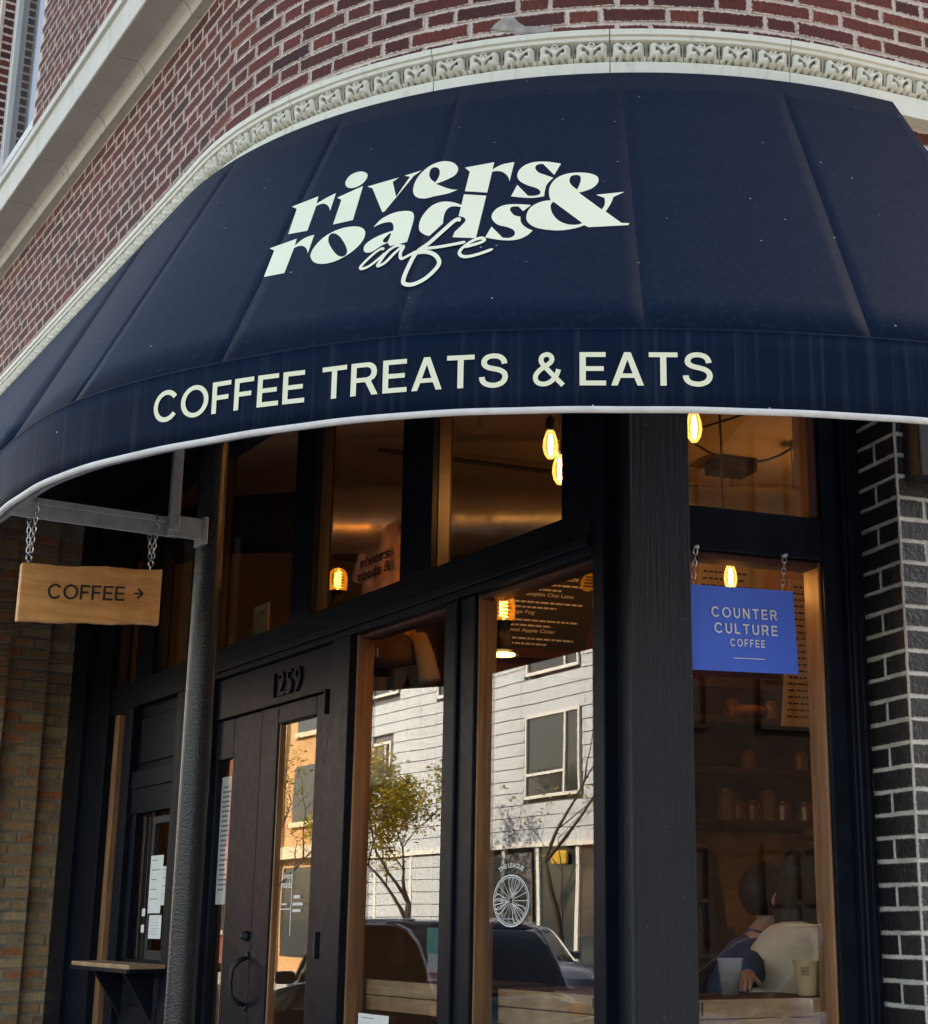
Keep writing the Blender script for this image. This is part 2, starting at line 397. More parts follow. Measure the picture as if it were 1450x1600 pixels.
def put_text(s, size, F, m, parent, name='lettering', bold=0., align='CENTER', fit=None, spacing=1.):
    vs, fs = text2d(s, 1. if fit else size, bold, align, spacing)
    if not vs: return None
    if fit:
        x0 = min(v[0] for v in vs); x1 = max(v[0] for v in vs); y0 = min(v[1] for v in vs); y1 = max(v[1] for v in vs)
        vs = [((x - x0) / (x1 - x0) * fit[0], (y - y0) / (y1 - y0) * fit[1]) for x, y in vs]
    mb = MB(); mb.add([F(x, y) for x, y in vs], fs)
    return mb.build(name, m, parent, fix=False)

# plain grotesque capitals: outlines (with holes) or pen strokes, cap height 1
def arc_pts(cx, cy, rx, ry, a0, a1, n=20): return [(cx + rx * math.cos(R_(a0 + (a1 - a0) * i / n)), cy + ry * math.sin(R_(a0 + (a1 - a0) * i / n))) for i in range(n + 1)]
CAPS = {'E': (.68, [[(0, 0), (.68, 0), (.68, .145), (.16, .145), (.16, .435), (.62, .435), (.62, .575), (.16, .575), (.16, .855), (.67, .855), (.67, 1), (0, 1)]]),
 'F': (.64, [[(0, 0), (.16, 0), (.16, .42), (.57, .42), (.57, .565), (.16, .565), (.16, .855), (.64, .855), (.64, 1), (0, 1)]]),
 'T': (.74, [[(.29, 0), (.45, 0), (.45, .855), (.74, .855), (.74, 1), (0, 1), (0, .855), (.29, .855)]]),
 'L': (.60, [[(0, 0), (.60, 0), (.60, .145), (.16, .145), (.16, 1), (0, 1)]]),
 'N': (.76, [[(0, 0), (.155, 0), (.155, .72), (.59, 0), (.76, 0), (.76, 1), (.605, 1), (.605, .28), (.17, 1), (0, 1)]]),
 'A': (.84, [[(0, 0), (.165, 0), (.245, .23), (.595, .23), (.675, 0), (.84, 0), (.505, 1), (.335, 1)], [(.29, .36), (.55, .36), (.42, .78)]]),
 'R': (.79, [[(0, 0), (.16, 0), (.16, .40), (.42, .40), (.61, 0), (.79, 0), (.585, .43), (.68, .49), (.74, .60), (.75, .72), (.72, .85), (.64, .95), (.52, 1), (0, 1)], [(.16, .54), (.46, .54), (.55, .58), (.59, .66), (.59, .74), (.55, .82), (.46, .86), (.16, .86)]]),
 'O': (.98, [arc_pts(.49, .5, .49, .515, 0, 351, 39), arc_pts(.49, .5, .33, .37, 0, 351, 39)]),
 'C': (.89, ('pen', .155, arc_pts(.47, .5, .395, .44, 36, 324, 26))),
 'U': (.74, ('pen', .155, [(.0775, 1), (.0775, .8), (.0775, .5)] + arc_pts(.37, .37, .2925, .31, 180, 360, 16) + [(.6625, .5), (.6625, .8), (.6625, 1)])),
 'S': (.76, ('pen', .15, [(.675, .70), (.64, .82), (.54, .91), (.38, .94), (.22, .905), (.135, .80), (.14, .68), (.24, .595), (.40, .55), (.56, .50), (.67, .41), (.69, .27), (.62, .14), (.47, .065), (.32, .06), (.17, .11), (.09, .21), (.075, .31)])),
 '&': (.90, ('pen', .14, [(.88, .01), (.60, .31), (.32, .62), (.25, .76), (.28, .88), (.40, .945), (.52, .90), (.56, .79), (.50, .68), (.32, .555), (.16, .42), (.09, .28), (.12, .14), (.24, .065), (.40, .065), (.56, .15), (.69, .31), (.75, .49)]))}
def cap_glyphs(s, gap=.13):
    out = []; x = 0
    for ch in s:
        if ch == ' ': x += .4; continue
        w_, sh = CAPS[ch]
        if sh[0] == 'pen':
            Q = sh[2]; P = []
            for i in range(len(Q) - 1):       # smooth the pen path
                a, b, c, d = Q[max(i - 1, 0)], Q[i], Q[i + 1], Q[min(i + 2, len(Q) - 1)]
                for k in range(3):
                    f = k / 3; P.append(tuple(.5 * (2 * b[q] + (c[q] - a[q]) * f + (2 * a[q] - 5 * b[q] + 4 * c[q] - d[q]) * f * f + (3 * b[q] - a[q] - 3 * c[q] + d[q]) * f ** 3) for q in (0, 1)))
            P.append(Q[-1]); n = len(P); hw = sh[1] / 2; A_ = []; B_ = []
            for i in range(n):
                dx = P[min(i + 1, n - 1)][0] - P[max(i - 1, 0)][0]; dy = P[min(i + 1, n - 1)][1] - P[max(i - 1, 0)][1]; l = math.hypot(dx, dy)
                A_.append((P[i][0] - dy / l * hw, P[i][1] + dx / l * hw)); B_.append((P[i][0] + dy / l * hw, P[i][1] - dx / l * hw))
            vs = A_ + B_; fs = [(i, i + 1, n + i + 1, n + i) for i in range(n - 1)]
        else: vs, fs = fill2d(sh)
        out.append(([(a + x, b) for a, b in vs], fs)); x += w_ + gap
    return out, x - gap
def put_caps(s, F, m, parent, width, h, name='letter', gap=.13):
    gl, W = cap_glyphs(s, gap)
    for vs, fs in gl: MB().add([F(x / W * width, y * h) for x, y in vs], fs).build(name, m, parent, fix=False)

# ------------------------------------------------------------ plan: facades and rounded corner
def V2(x, y): return Vector((x, y))
UL, NL, OL = V2(-.559, .829), V2(-.829, -.559), V2(.08, 4.95)       # left shopfront: along, outward, origin
UR, NR, OR = V2(.927, .375), V2(.375, -.927), V2(.35, 4.94)         # right shopfront
CC, RW = V2(.22, 6.85), 2.05                                        # centre and radius of the rounded corner
A0 = math.atan2(NL.y, NL.x) % (2 * math.pi); A1 = math.atan2(NR.y, NR.x) % (2 * math.pi); ARC = RW * (A1 - A0)
def LF(u, o, z): p = OL + UL * u + NL * o; return Vector((p.x, p.y, z))
def RF(u, o, z): p = OR + UR * u + NR * o; return Vector((p.x, p.y, z))
def wall(s, e=0.):
    if s < 0: p = CC + NL * (RW + e) + UL * (-s); return p, -UL, NL
    if s > ARC: p = CC + NR * (RW + e) + UR * (s - ARC); return p, UR, NR
    a = A0 + s / RW; n = V2(math.cos(a), math.sin(a)); return CC + n * (RW + e), V2(-n.y, n.x), n
def WF(s, e, z): p = wall(s, e)[0]; return Vector((p.x, p.y, z))
def wmat(s, e, z):
    p, t, n = wall(s, e)
    return Matrix(((t.x, n.x, 0, p.x), (t.y, n.y, 0, p.y), (0, 0, 1, z), (0, 0, 0, 1)))
CT, ST_ = math.cos(R_(14.852)), math.sin(R_(14.852))
def seen(p):   # where a point falls in the picture, only used to pick which bricks show largest
    y, z = p[1], p[2] - 1.6; fw = y * CT + z * ST_
    return 900 + 2387 * p[0] / fw, 800 - 2387 * (-y * ST_ + z * CT) / fw, fw
# ------------------------------------------------------------ ground
def poly(name, pts, z, m, thick=0., parent=None):
    mb = MB(); n = len(pts)
    if not thick: mb.add([(p[0], p[1], z) for p in pts], [tuple(range(n))])
    else:
        mb.add([(p[0], p[1], z) for p in pts] + [(p[0], p[1], z - thick) for p in pts], [tuple(range(n)), tuple(range(n, 2 * n))[::-1]] + [(i, i + n, (i + 1) % n + n, (i + 1) % n) for i in range(n)])
    return mb.build(name, m, parent)
struct(poly('ground', [(-900, -900), (900, -900), (900, 900), (-900, 900)], -.15, M_ASPH))
KW = .87 + 3.4                       # kerb line of the left street, measured from the shopfront
def xy(v): return (v.x, v.y)
kerbL = lambda u, o: xy(LF(u, o, 0)); kerbR = lambda u, o: xy(RF(u, o, 0))
def meet(a, da, b, db):              # crossing of two lines
    d = da.x * db.y - da.y * db.x; t = ((b.x - a.x) * db.y - (b.y - a.y) * db.x) / d; return a + da * t
kl = OL + NL * KW; kr = OR + NR * 5.6
kc = meet(kl, UL, kr, UR)
struct(poly('pavement', [xy(kc), xy(kc + UR * 40), xy(kc + UR * 40 - NR * 30), xy(kc + UL * 70 - NL * 30), xy(kc + UL * 70)], 0., M_CONC, .15))
k2 = OL + NL * 13.2
struct(poly('pavement', [xy(k2 - UL * 2), xy(k2 + UL * 70), xy(k2 + UL * 70 + NL * 3), xy(k2 - UL * 2 + NL * 3)], 0., M_CONC, .15))
k3 = OR + NR * 13.
struct(poly('pavement', [xy(k3 + UR * 1), xy(k3 + UR * 45), xy(k3 + UR * 45 + NR * 4), xy(k3 + UR * 1 + NR * 4)], 0., M_CONC, .15))
mb = MB()
for i in range(16):
    u = 2 + i * 3.2; o = KW + 4.5
    mb.add([LF(u, o, -.144), LF(u + 1.6, o, -.144), LF(u + 1.6, o + .12, -.144), LF(u, o + .12, -.144)], [(0, 1, 2, 3)])
struct(mb.build('lane_marking', M_PAPER))

# ------------------------------------------------------------ the cafe building
B = thing('cafe_building', 'red brick corner building with rounded corner and black ground-floor cafe shopfront', 'building', (CC.x, CC.y, 0))
DW = 9.0
TOP = 8.7
def strip(name, s0, s1, z0, z1, e, m, n):
    mb = MB(); mb.grid(lambda a, b: WF(s0 + (s1 - s0) * a, e, z0 + (z1 - z0) * b), n, 1); return mb
# openings of the upstairs window, in wall coordinates
W_S0, W_S1, W_Z0, W_Z1 = -4.62, -3.34, 6.02, 8.35
mb = MB()
E0 = -.0026
for a, b_, z0, z1, n in ((-4.3 - 8, W_S0, 4.12, TOP, 6), (W_S0, W_S1, 4.12, W_Z0, 2), (W_S0, W_S1, W_Z1, TOP, 2), (W_S1, 0, 4.12, TOP, 4), (0, ARC, 4.12, TOP, 48), (ARC, ARC + 9, 4.12, TOP, 6)):
    mb.grid(lambda p, q: WF(a + (b_ - a) * p, E0, z0 + (z1 - z0) * q), n, 1)
red = mb.build('red_brick_wall', M_MORT, B, fix=False)
# remaining shell that keeps the sun out: far walls, roof
mb = MB()
Lend = CC + NL * RW + UL * 12.3; Rend = CC + NR * RW + UR * 9.
LB = Lend - NL * DW; RB = Rend - NR * DW
for a, b_ in ((Lend, LB), (LB, RB), (RB, Rend)):
    mb.add([(a.x, a.y, 0), (b_.x, b_.y, 0), (b_.x, b_.y, TOP), (a.x, a.y, TOP)], [(0, 1, 2, 3)])
mb.build('rear_wall', M_RED2, B)
outline = [WF(-12.3 + i * (12.3 / 4), -.02, 0) for i in range(4)] + [WF(ARC * i / 24, -.02, 0) for i in range(25)] + [WF(ARC + 9, -.02, 0)]
poly('flat_roof', [xy(p) for p in outline] + [xy(RB), xy(LB)], TOP - .05, M_ASPH, .25, B)
# lintel soffit over the recess
sof = [WF(-4.4 + i * 1.1, -.02, 0) for i in range(4)] + [WF(ARC * i / 24, -.02, 0) for i in range(25)]
poly('recess_soffit', [xy(p) for p in sof] + [xy(RF(.68, -.06, 0)), xy(RF(.0, -.06, 0)), xy(LF(.05, -.06, 0)), xy(LF(5.86, -.06, 0))], 4.13, M_PAINT, .02, B)
# outer walls that run on beside the recess and beside the pier
MB().grid(lambda a, b: WF(-4.32 - 8 * a, 0, 4.12 * b), 2, 1).build('side_wall', M_RED2, B)
MB().grid(lambda a, b: WF(ARC + .7 + 8.3 * a, 0, 4.12 * b), 2, 1).build('side_wall', M_BROWN2, B)

# bricks ---------------------------------------------------------------
def brick_mesh(name, L, H, D, jit, seed, cham=.0010):
    rnd = random.Random(seed); nx = 5 if L > .15 else 3
    out = []
    for i in range(nx): out.append((-L / 2 + L * i / nx, -H / 2))
    for i in range(2): out.append((L / 2, -H / 2 + H * i / 2))
    for i in range(nx): out.append((L / 2 - L * i / nx, H / 2))
    for i in range(2): out.append((-L / 2, H / 2 - H * i / 2))
    out = [(x + rnd.uniform(-jit, jit), z + rnd.uniform(-jit, jit)) for x, z in out]
    n = len(out); v = []; ed = []
    cl = lambda x, lim: max(-lim, min(lim, x))
    for x, z in out: v.append((x, -D, z)); ed.append(0)
    for x, z in out: v.append((x, -cham, z)); ed.append(0)
    for x, z in out: v.append((cl(x, L / 2 - cham), rnd.uniform(-.0008, .0008), cl(z, H / 2 - cham))); ed.append(.0012)
    k = .013
    for x, z in out: v.append((cl(x, L / 2 - k), rnd.uniform(-.0008, .0012), cl(z, H / 2 - k))); ed.append(k)
    f = []
    for r in range(3):
        for i in range(n):
            j = (i + 1) % n; f.append((r * n + i, r * n + j, (r + 1) * n + j, (r + 1) * n + i))
    f.append(tuple(3 * n + i for i in range(n)))
    me = bpy.data.meshes.new(name); me.from_pydata(v, [], f); me.update()
    bm = bmesh.new(); bm.from_mesh(me); bmesh.ops.recalc_face_normals(bm, faces=bm.faces)
    if sum(fc.normal.y * fc.calc_area() for fc in bm.faces if len(fc.verts) > 5) < 0: bmesh.ops.reverse_faces(bm, faces=bm.faces)
    bm.to_mesh(me); bm.free()
    a = me.attributes.new('edge', 'FLOAT', 'POINT')
    for i, e in enumerate(ed): a.data[i].value = e
    return me
def lay(spots, meshes, parent, m, limit, label_stuff):
    """spots: (matrix, kind, size in the picture); the largest become objects, the rest one stuff part"""
    for ms in meshes.values():
        for me in ms:
            if not me.materials: me.materials.append(m)
    spots.sort(key=lambda q: -q[2])
    inv = ABS[parent.name].inverted()
    for M, k, _ in spots[:limit]:
        o = bpy.data.objects.new('brick', random.choice(meshes[k])); COL.objects.link(o)
        o.parent = parent; o.matrix_parent_inverse = inv; o.matrix_basis = M
    rest = spots[limit:]
    if not rest: return
    v = []; f = []; ed = []; rn = []
    for M, k, _ in rest:
        me = random.choice(meshes[k]); o = len(v); r = random.random()
        for vv in me.vertices: v.append(tuple(M @ vv.co)); rn.append(r)
        ed += [d.value for d in me.attributes['edge'].data]
        f += [tuple(i + o for i in p.vertices) for p in me.polygons]
    me = bpy.data.meshes.new('bricks'); me.from_pydata(v, [], f); me.update()
    a = me.attributes.new('edge', 'FLOAT', 'POINT'); b2 = me.attributes.new('rnd', 'FLOAT', 'POINT')
    a.data.foreach_set('value', ed); b2.data.foreach_set('value', rn)
    stuff(link('bricks', me, m, parent))
def area_px(p, w_, h_):
    x, y, d = seen(p)
    if d < .3 or x < -30 or x > 1480 or y < -30 or y > 1630: return 0
    return w_ * h_ * (2387 / d) ** 2
# red brick, alternating stretchers and headers
S_, H_, J_, CZ = .2275, .1095, .0105, .0640
meshes = {'s': [brick_mesh('brick', S_, CZ - J_, .04, .0030, i) for i in range(7)], 'h': [brick_mesh('brick', H_, CZ - J_, .04, .0030, 20 + i) for i in range(5)]}
spots = []
z = 4.605 + CZ / 2; row = 0
while z < 8.4:
    per = S_ + H_ + 2 * J_; s = -9.4 + (row % 2) * per / 2
    while s < ARC + 4.0:
        for k, L in (('s', S_), ('h', H_)):
            c = s + L / 2; s += L + J_
            if 5.44 < z < 5.735: continue
            if W_S0 - L / 2 - .004 < c < W_S1 + L / 2 + .004 and W_Z0 - .03 < z < W_Z1 + .03: continue
            p = WF(c, 0, z); t, n = wall(c)[1:]
            vw = (Vector((0, 0, 1.6)) - p).normalized(); fs = max(0, vw.x * n.x + vw.y * n.y)
            a = area_px(p, L, CZ) * fs
            M = wmat(c + random.uniform(-.0025, .0025), random.uniform(0, .0014), z + random.uniform(-.0015, .0015)) @ Matrix.Rotation(random.uniform(-.008, .008), 4, 'Y')
            spots.append((M, k, a))
    z += CZ; row += 1
# the few courses between cornice and awning at the far right
z = 4.39 - CZ / 2
for i in range(4):
    s = ARC + .0 + (i % 2) * .18
    while s < ARC + 4.0:
        for k, L in (('s', S_), ('h', H_)):
            c = s + L / 2; s += L + J_; spots.append((wmat(c, 0, z), k, area_px(WF(c, 0, z), L, CZ)))
    z -= CZ
lay(spots, meshes, red, M_RED, 300, 'bricks')
# a lump of repair mortar among the bricks just above the cornice
mb = MB(); rr = random.Random(3)
pts = [(1.47, 4.686), (1.50, 4.676), (1.54, 4.668), (1.58, 4.650), (1.65, 4.648), (1.72, 4.652), (1.73, 4.664), (1.66, 4.672), (1.60, 4.680), (1.575, 4.70), (1.56, 4.722), (1.52, 4.728), (1.49, 4.708)]
cx_, cz_ = 1.57, 4.682
mb.add([WF(s, .0025, z) for s, z in pts] + [WF(cx_ + (s - cx_) * .8, .0050, cz_ + (z - cz_) * .8) for s, z in pts], [(i, (i + 1) % 13, 13 + (i + 1) % 13, 13 + i) for i in range(13)] + [tuple(range(13, 26))])
mb.build('mortar_patch', mat('repair_mortar', (.36, .335, .30), .95, var=.3, vs=25, bs=90, bst=.8), red)

# cornice of cream terracotta with a row of acanthus leaves -----------------
CPROF = [(-.02, 4.405), (.050, 4.405), (.050, 4.486), (.028, 4.492), (.026, 4.535), (.052, 4.556), (.066, 4.562), (.066, 4.575), (.074, 4.579), (.074, 4.602), (-.02, 4.606)]
def swept(name, prof, s0, s1, m, parent, n):
    return MB().sweep([[WF(s0 + (s1 - s0) * i / n, e, z) for e, z in prof] for i in range(n + 1)]).build(name, m, parent, bevel=.002)
BL = .628; GAP = .003
mb = MB()
mb.sweep([[WF(-9.4 + (ARC + 13.4) * i / 90, e, z) for e, z in [(-.03, 4.412), (.040, 4.412), (.040, 4.47), (.012, 4.48), (.012, 4.54), (.055, 4.585), (-.03, 4.6)]] for i in range(91)])
corn = mb.build('cornice', M_MORTC, B)
nl = 5; LP = BL / nl
# leaf tile (local x along, y out, z up)
def leaf_mesh():
    nx, nz = 36, 20; H = .070; v = []; f = []; hs = []
    g = lambda x, z, cx, cz, rx, rz: math.exp(-((x - cx) / rx) ** 2 - ((z - cz) / rz) ** 2)
    def hgt(x, z):            # x -.5..5, z 0..1
        ax = abs(x)
        h = .006 + .016 * math.sin(math.pi * min(1, z * .9 + .15)) * (.55 + .45 * math.cos(ax * 2 * math.pi * .5))
        h += .010 * g(ax, z, .17, .42, .11, .30) + .009 * g(ax, z, .30, .78, .09, .22)
        h -= .016 * g(ax, z, .07 + .26 * max(0, z - .25), .50, .05, .17)        # drilled V beside the stem
        h -= .013 * g(ax, z, .235, .62, .04, .12)
        h += .010 * g(x, z, 0, .40, .045, .26)
        r = math.hypot(x / .075, (z - .86) / .12); h += .010 * math.exp(-((r - 1) / .35) ** 2) - .006 * math.exp(-(r / .45) ** 2)
        h -= .012 * g(ax, z, .455, .62, .022, .30); h += .006 * g(ax, z, .5, .6, .02, .4)
        sc = .10 + .07 * abs(math.sin(x * math.pi * 4)); h -= .020 * max(0, 1 - z / sc) if z < sc else 0
        h -= .012 * g(ax, z, .30, .17, .05, .07) + .012 * g(ax, z, .12, .15, .04, .06)
        return h
    for i in range(nx + 1):
        for j in range(nz + 1):
            x = i / nx - .5; z = j / nz; base = .026 + .020 * z ** 1.5
            h = hgt(x, z); v.append((x * LP, base + h * 1.25, 4.489 + z * H)); hs.append((h, x, z))
    for i in range(nx):
        for j in range(nz):
            a = i * (nz + 1) + j; f.append((a, a + nz + 1, a + nz + 2, a + 1))
    me = bpy.data.meshes.new('acanthus_leaf'); me.from_pydata(v, [], f); me.update()
    for p in me.polygons: p.use_smooth = True
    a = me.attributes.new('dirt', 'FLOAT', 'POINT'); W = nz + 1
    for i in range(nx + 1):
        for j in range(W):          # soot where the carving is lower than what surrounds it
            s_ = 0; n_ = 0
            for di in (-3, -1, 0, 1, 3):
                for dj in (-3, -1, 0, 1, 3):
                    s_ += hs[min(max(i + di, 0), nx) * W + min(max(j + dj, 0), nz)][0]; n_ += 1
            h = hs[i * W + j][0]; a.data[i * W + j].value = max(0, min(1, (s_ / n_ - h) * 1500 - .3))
    me.materials.append(M_TERRA); return me
LEAF = leaf_mesh()
inv = ABS[corn.name].inverted()
s = 1.905 - BL * 17          # a joint stands near the middle of the picture
while s < ARC + 4.0:
    swept('cornice_block', CPROF, s + GAP / 2, s + BL - GAP / 2, M_TERRA, corn, 6)
    for i in range(nl):
        c = s + LP * (i + .5)
        o = bpy.data.objects.new('acanthus_leaf', LEAF); COL.objects.link(o); o.parent = corn; o.matrix_parent_inverse = inv; o.matrix_basis = wmat(c, 0, 0)
    s += BL
# belt course under the upstairs window -------------------------------------
BPROF = [(-.02, 5.448), (.040, 5.450), (.046, 5.462), (.052, 5.480), (.080, 5.512), (.212, 5.508), (.218, 5.512), (.220, 5.655), (.238, 5.662), (.238, 5.705), (-.02, 5.735)]
belt = MB().sweep([[WF(-9.4 + (ARC + 13.4) * i / 90, e, z) for e, z in [(-.03, 5.46), (.03, 5.46), (.07, 5.525), (.205, 5.52), (.205, 5.69), (-.03, 5.725)]] for i in range(91)]).build('belt_course', M_MORTC, B)
s = -9.4
while s < ARC + 4.0:
    L = .60 + random.uniform(-.02, .02); swept('belt_stone', BPROF, s + .003, s + L - .003, M_STONE, belt, 5); s += L
# upstairs window ---------------------------------------------------------------
uw = MB()
for s0, s1, z0, z1 in ((W_S0 + .0, W_S0 + .09, W_Z0, W_Z1), (W_S1 - .09, W_S1, W_Z0, W_Z1), (W_S0 + .09, W_S1 - .09, W_Z0, W_Z0 + .07), (W_S0 + .09, W_S1 - .09, W_Z1 - .09, W_Z1), (W_S0 + .09, W_S1 - .09, 6.50, 6.57)):
    uw.box(WF, s0, s1, -.17, -.09, z0, z1)
uwo = uw.build('upstairs_window', M_WHITE, B, bevel=.006)
MB().box(WF, W_S0 + .08, W_S1 - .08, -.135, -.128, W_Z0 + .07, W_Z1 - .09).build('pane', M_WGLASS, uwo)
MB().box(WF, W_S0 - .02, W_S1 + .02, -.30, -.20, W_Z0 - .02, W_Z1).build('blind', M_DARK, uwo)
for s0, s1 in ((W_S0 - .03, W_S0 + .002), (W_S1 - .002, W_S1 + .03)):
    MB().box(WF, s0, s1, -.2, -.005, W_Z0, W_Z1).build('reveal', M_MORT, uwo)
rv = {'h': [brick_mesh('brick', H_, CZ - J_, .03, .0022, 60 + i) for i in range(3)]}
sp2 = []
zz = W_Z0 + CZ / 2
while zz < 8.2:
    p = WF(W_S0, 0, 0); t, n = wall(W_S0)[1:]
    q = WF(W_S0 + .004, -.075, zz)
    M = Matrix(((-n.x, t.x, 0, q.x), (-n.y, t.y, 0, q.y), (0, 0, 1, zz), (0, 0, 0, 1)))
    sp2.append((M, 'h', area_px(q, .1, .05))); zz += CZ
lay(sp2, rv, uwo, M_RED, 60, 'x')

# common-brick end wall of the recess (three stepped piers) -----------------------
mb = MB()
STEP = [(-.05, .24, 5.82), (.24, .50, 5.75), (.50, .90, 5.68)]
for o0, o1, u in STEP: mb.box(LF, u + .004, 6.0, o0, o1, 0, 4.12)
com = mb.build('common_brick_wall', M_MORTC, B)
cm = {'s': [brick_mesh('brick', .192, .056, .05, .005, 80 + i, .004) for i in range(6)], 'h': [brick_mesh('brick', .088, .056, .05, .005, 90 + i, .004) for i in range(4)], 'm': [brick_mesh('brick', .136, .056, .05, .005, 96 + i, .004) for i in range(4)]}
spots = []; z = .6; row = 0
while z < 4.0:
    for o0, o1, u in STEP:
        span = o1 - o0; x = o0
        seq = {0: ('s', 'h'), 1: ('h', 's'), 2: ('m', 'm')}[(row * 2 + int(u * 100)) % 3] if span < .35 else [('s', 's'), ('h', 's', 'h'), ('m', 'm', 'h')][row % 3]
        for k in seq:
            L = {'s': .192, 'h': .088, 'm': .136}[k]
            if x + L > o1 + .06: break
            c = x + L / 2; x += L + .012
            q = LF(u, c, z + random.uniform(-.003, .003)); jd = random.uniform(-.006, .004)
            M = Matrix(((NL.x, -UL.x, 0, q.x + UL.x * jd), (NL.y, -UL.y, 0, q.y + UL.y * jd), (0, 0, 1, q.z), (0, 0, 0, 1))) @ Matrix.Rotation(random.uniform(-.02, .02), 4, 'Y')
            spots.append((M, k, area_px(q, L, .06)))
    z += .0668; row += 1
lay(spots, cm, com, M_COM, 300, 'x')

# black brick pier at the right -----------------------------------------------------
PC = (.683, .262)            # corner of the pier in the right shopfront's frame (along, outward)
mb = MB(); mb.box(RF, PC[0] + .0015, PC[0] + 2.4, -.12, PC[1] - .0015, 0, 4.12)
pier = mb.build('black_brick_pier', M_MORTB, B)
bc = .0745; bh = bc - .0085
pm = {'s': [brick_mesh('brick', .205, bh, .03, .0022, 120 + i) for i in range(6)], 'h': [brick_mesh('brick', .096, bh, .03, .0022, 130 + i) for i in range(5)], 'w': [brick_mesh('brick', .232, bh, .03, .0022, 140 + i) for i in range(4)], 't': [brick_mesh('brick', .118, bh, .03, .0022, 150 + i) for i in range(4)]}
spots = []; z = .62; row = 0
def spot(F, u, o, z, dirx, diry, k, L):
    q = F(u, o, z + random.uniform(-.001, .001))
    M = Matrix(((dirx.x, diry.x, 0, q.x), (dirx.y, diry.y, 0, q.y), (0, 0, 1, q.z), (0, 0, 0, 1))) @ Matrix.Rotation(random.uniform(-.006, .006), 4, 'Y')
    spots.append((M, k, area_px(q, L, bc)))
while z < 4.0:
    # return face, seen from its left: from the corner inwards
    o = PC[1] - .004
    for k in (('w', 'h') if row % 2 else ('t', 't', 'h')):
        L = {'w': .232, 't': .118, 'h': .096}[k]
        if o - L < -.11: break
        spot(RF, PC[0], o - L / 2, z, NR * 1.0, UR * -1.0, k, L); o -= L + .0085
    u = PC[0] + .004
    for k in ((('h',) + ('s',) * 11) if row % 2 else (('s',) * 11 + ('h',))):
        L = {'s': .205, 'h': .096}[k]; spot(RF, u + L / 2, PC[1], z, UR, NR, k, L); u += L + .0085
    z += bc; row += 1
lay(spots, pm, pier, M_BLK, 300, 'x')
MB().box(RF, PC[0] + .03, PC[0] + .40, PC[1] + .004, PC[1] + .10, 3.02, 3.5).build('shade_fill_box', M_BLACK, B, bevel=.006)  # added black box standing in for the awning's shadow at the pier head

# ------------------------------------------------------------ shopfront joinery
def joinery(name, parts, m, bevel=.004, parent=B, F=LF):
    mb = MB()
    for u0, u1, o0, o1, z0, z1 in parts: mb.box(F, u0, u1, o0, o1, z0, z1)
    return mb.build(name, m, parent, bevel=bevel)
HD = 4.12; FL = .25
# corner post of painted, grained timber: front face square to the right shopfront
pst = MB().box(RF, -.212, .004, -.14, .062, 0, HD).build('corner_post', M_GRAIN, B, bevel=.005)
MB().tube([RF(-.214, .062, 0), RF(-.214, .062, HD)], .008, 8).build('corner_bead', M_GRAIN, pst)
joinery('post_side', [(-.06, .006, -.1, .028, 0, HD)], M_PAINT)
# right shopfront
FRr = joinery('right_shopfront', [(.532, .60, -.07, .02, 0, HD), (.60, .648, -.07, .05, 0, HD), (.648, .70, -.10, .028, 0, HD), (.004, .532, -.07, .018, 2.785, 2.935), (.004, .532, -.07, .018, 3.98, HD), (.004, .532, -.07, .03, 0, 1.16)], M_PAINT, F=RF)
MB().tube([RF(.655, .04, 0), RF(.655, .04, HD)], .012, 8).build('bead', M_PAINT, FRr)
MB().tube([RF(.62, .056, 0), RF(.62, .056, HD)], .008, 8).build('bead', M_PAINT, FRr)
joinery('oak_jamb', [(.524, .545, -.105, -.002, 1.16, 2.785)], M_OAK, F=RF, parent=FRr)
joinery('oak_jamb', [(.50, .535, -.105, -.002, 2.935, 3.98)], M_RWOOD, F=RF, parent=FRr)
joinery('oak_head', [(.004, .524, -.10, -.012, 2.765, 2.785)], M_RWOOD, F=RF, parent=FRr)
joinery('pane', [(.002, .53, -.035, -.029, 1.14, 2.79)], M_GLASS, 0, F=RF, parent=FRr)
joinery('transom_pane', [(.002, .51, -.035, -.029, 2.93, 3.99)], M_GLASS, 0, F=RF, parent=FRr)
# left shopfront: mullions, transom bar
TB0, TB1 = 2.768, 2.925
MUL = [(.80, 1.03), (1.845, 2.005), (3.44, 3.84), (4.70, 4.80), (5.10, 5.86)]
LSF = joinery('left_shopfront', [(.006, 5.10, -.07, .03, HD - .12, HD)], M_PAINT)
for a_ in ((.006, 3.44, -.07, .03, TB0, TB1), (3.84, 5.10, -.07, .03, TB0, TB1)): joinery('transom_bar', [a_], M_PAINT, parent=LSF)
joinery('stall_riser', [(.03, 1.83, -.06, .03, 0, 1.16)], M_PAINT, parent=LSF)
joinery('transom_moulding', [(.006, 3.46, .03, .052, TB0 + .025, TB0 + .062)], M_PAINT, parent=LSF)
for u0, u1 in ((.80, 1.03),): 
    joinery('mullion', [(u0, u1, -.07, .012, 1.16, TB0)], M_PAINT, parent=LSF)
    MB().tube([LF(u0 + .12, .018, 0), LF(u0 + .12, .018, TB0)], .009, 8).build('bead', M_PAINT, LSF)
joinery('mullion', [(1.822, 2.005, -.08, .030, 0, TB0)], M_PAINT, parent=LSF)
joinery('mullion', [(3.44, 3.84, -.08, .03, 0, TB0 + .16)], M_PAINT, parent=LSF)
joinery('mullion', [(4.71, 4.80, -.08, .03, 0, TB0)], M_PAINT, parent=LSF)
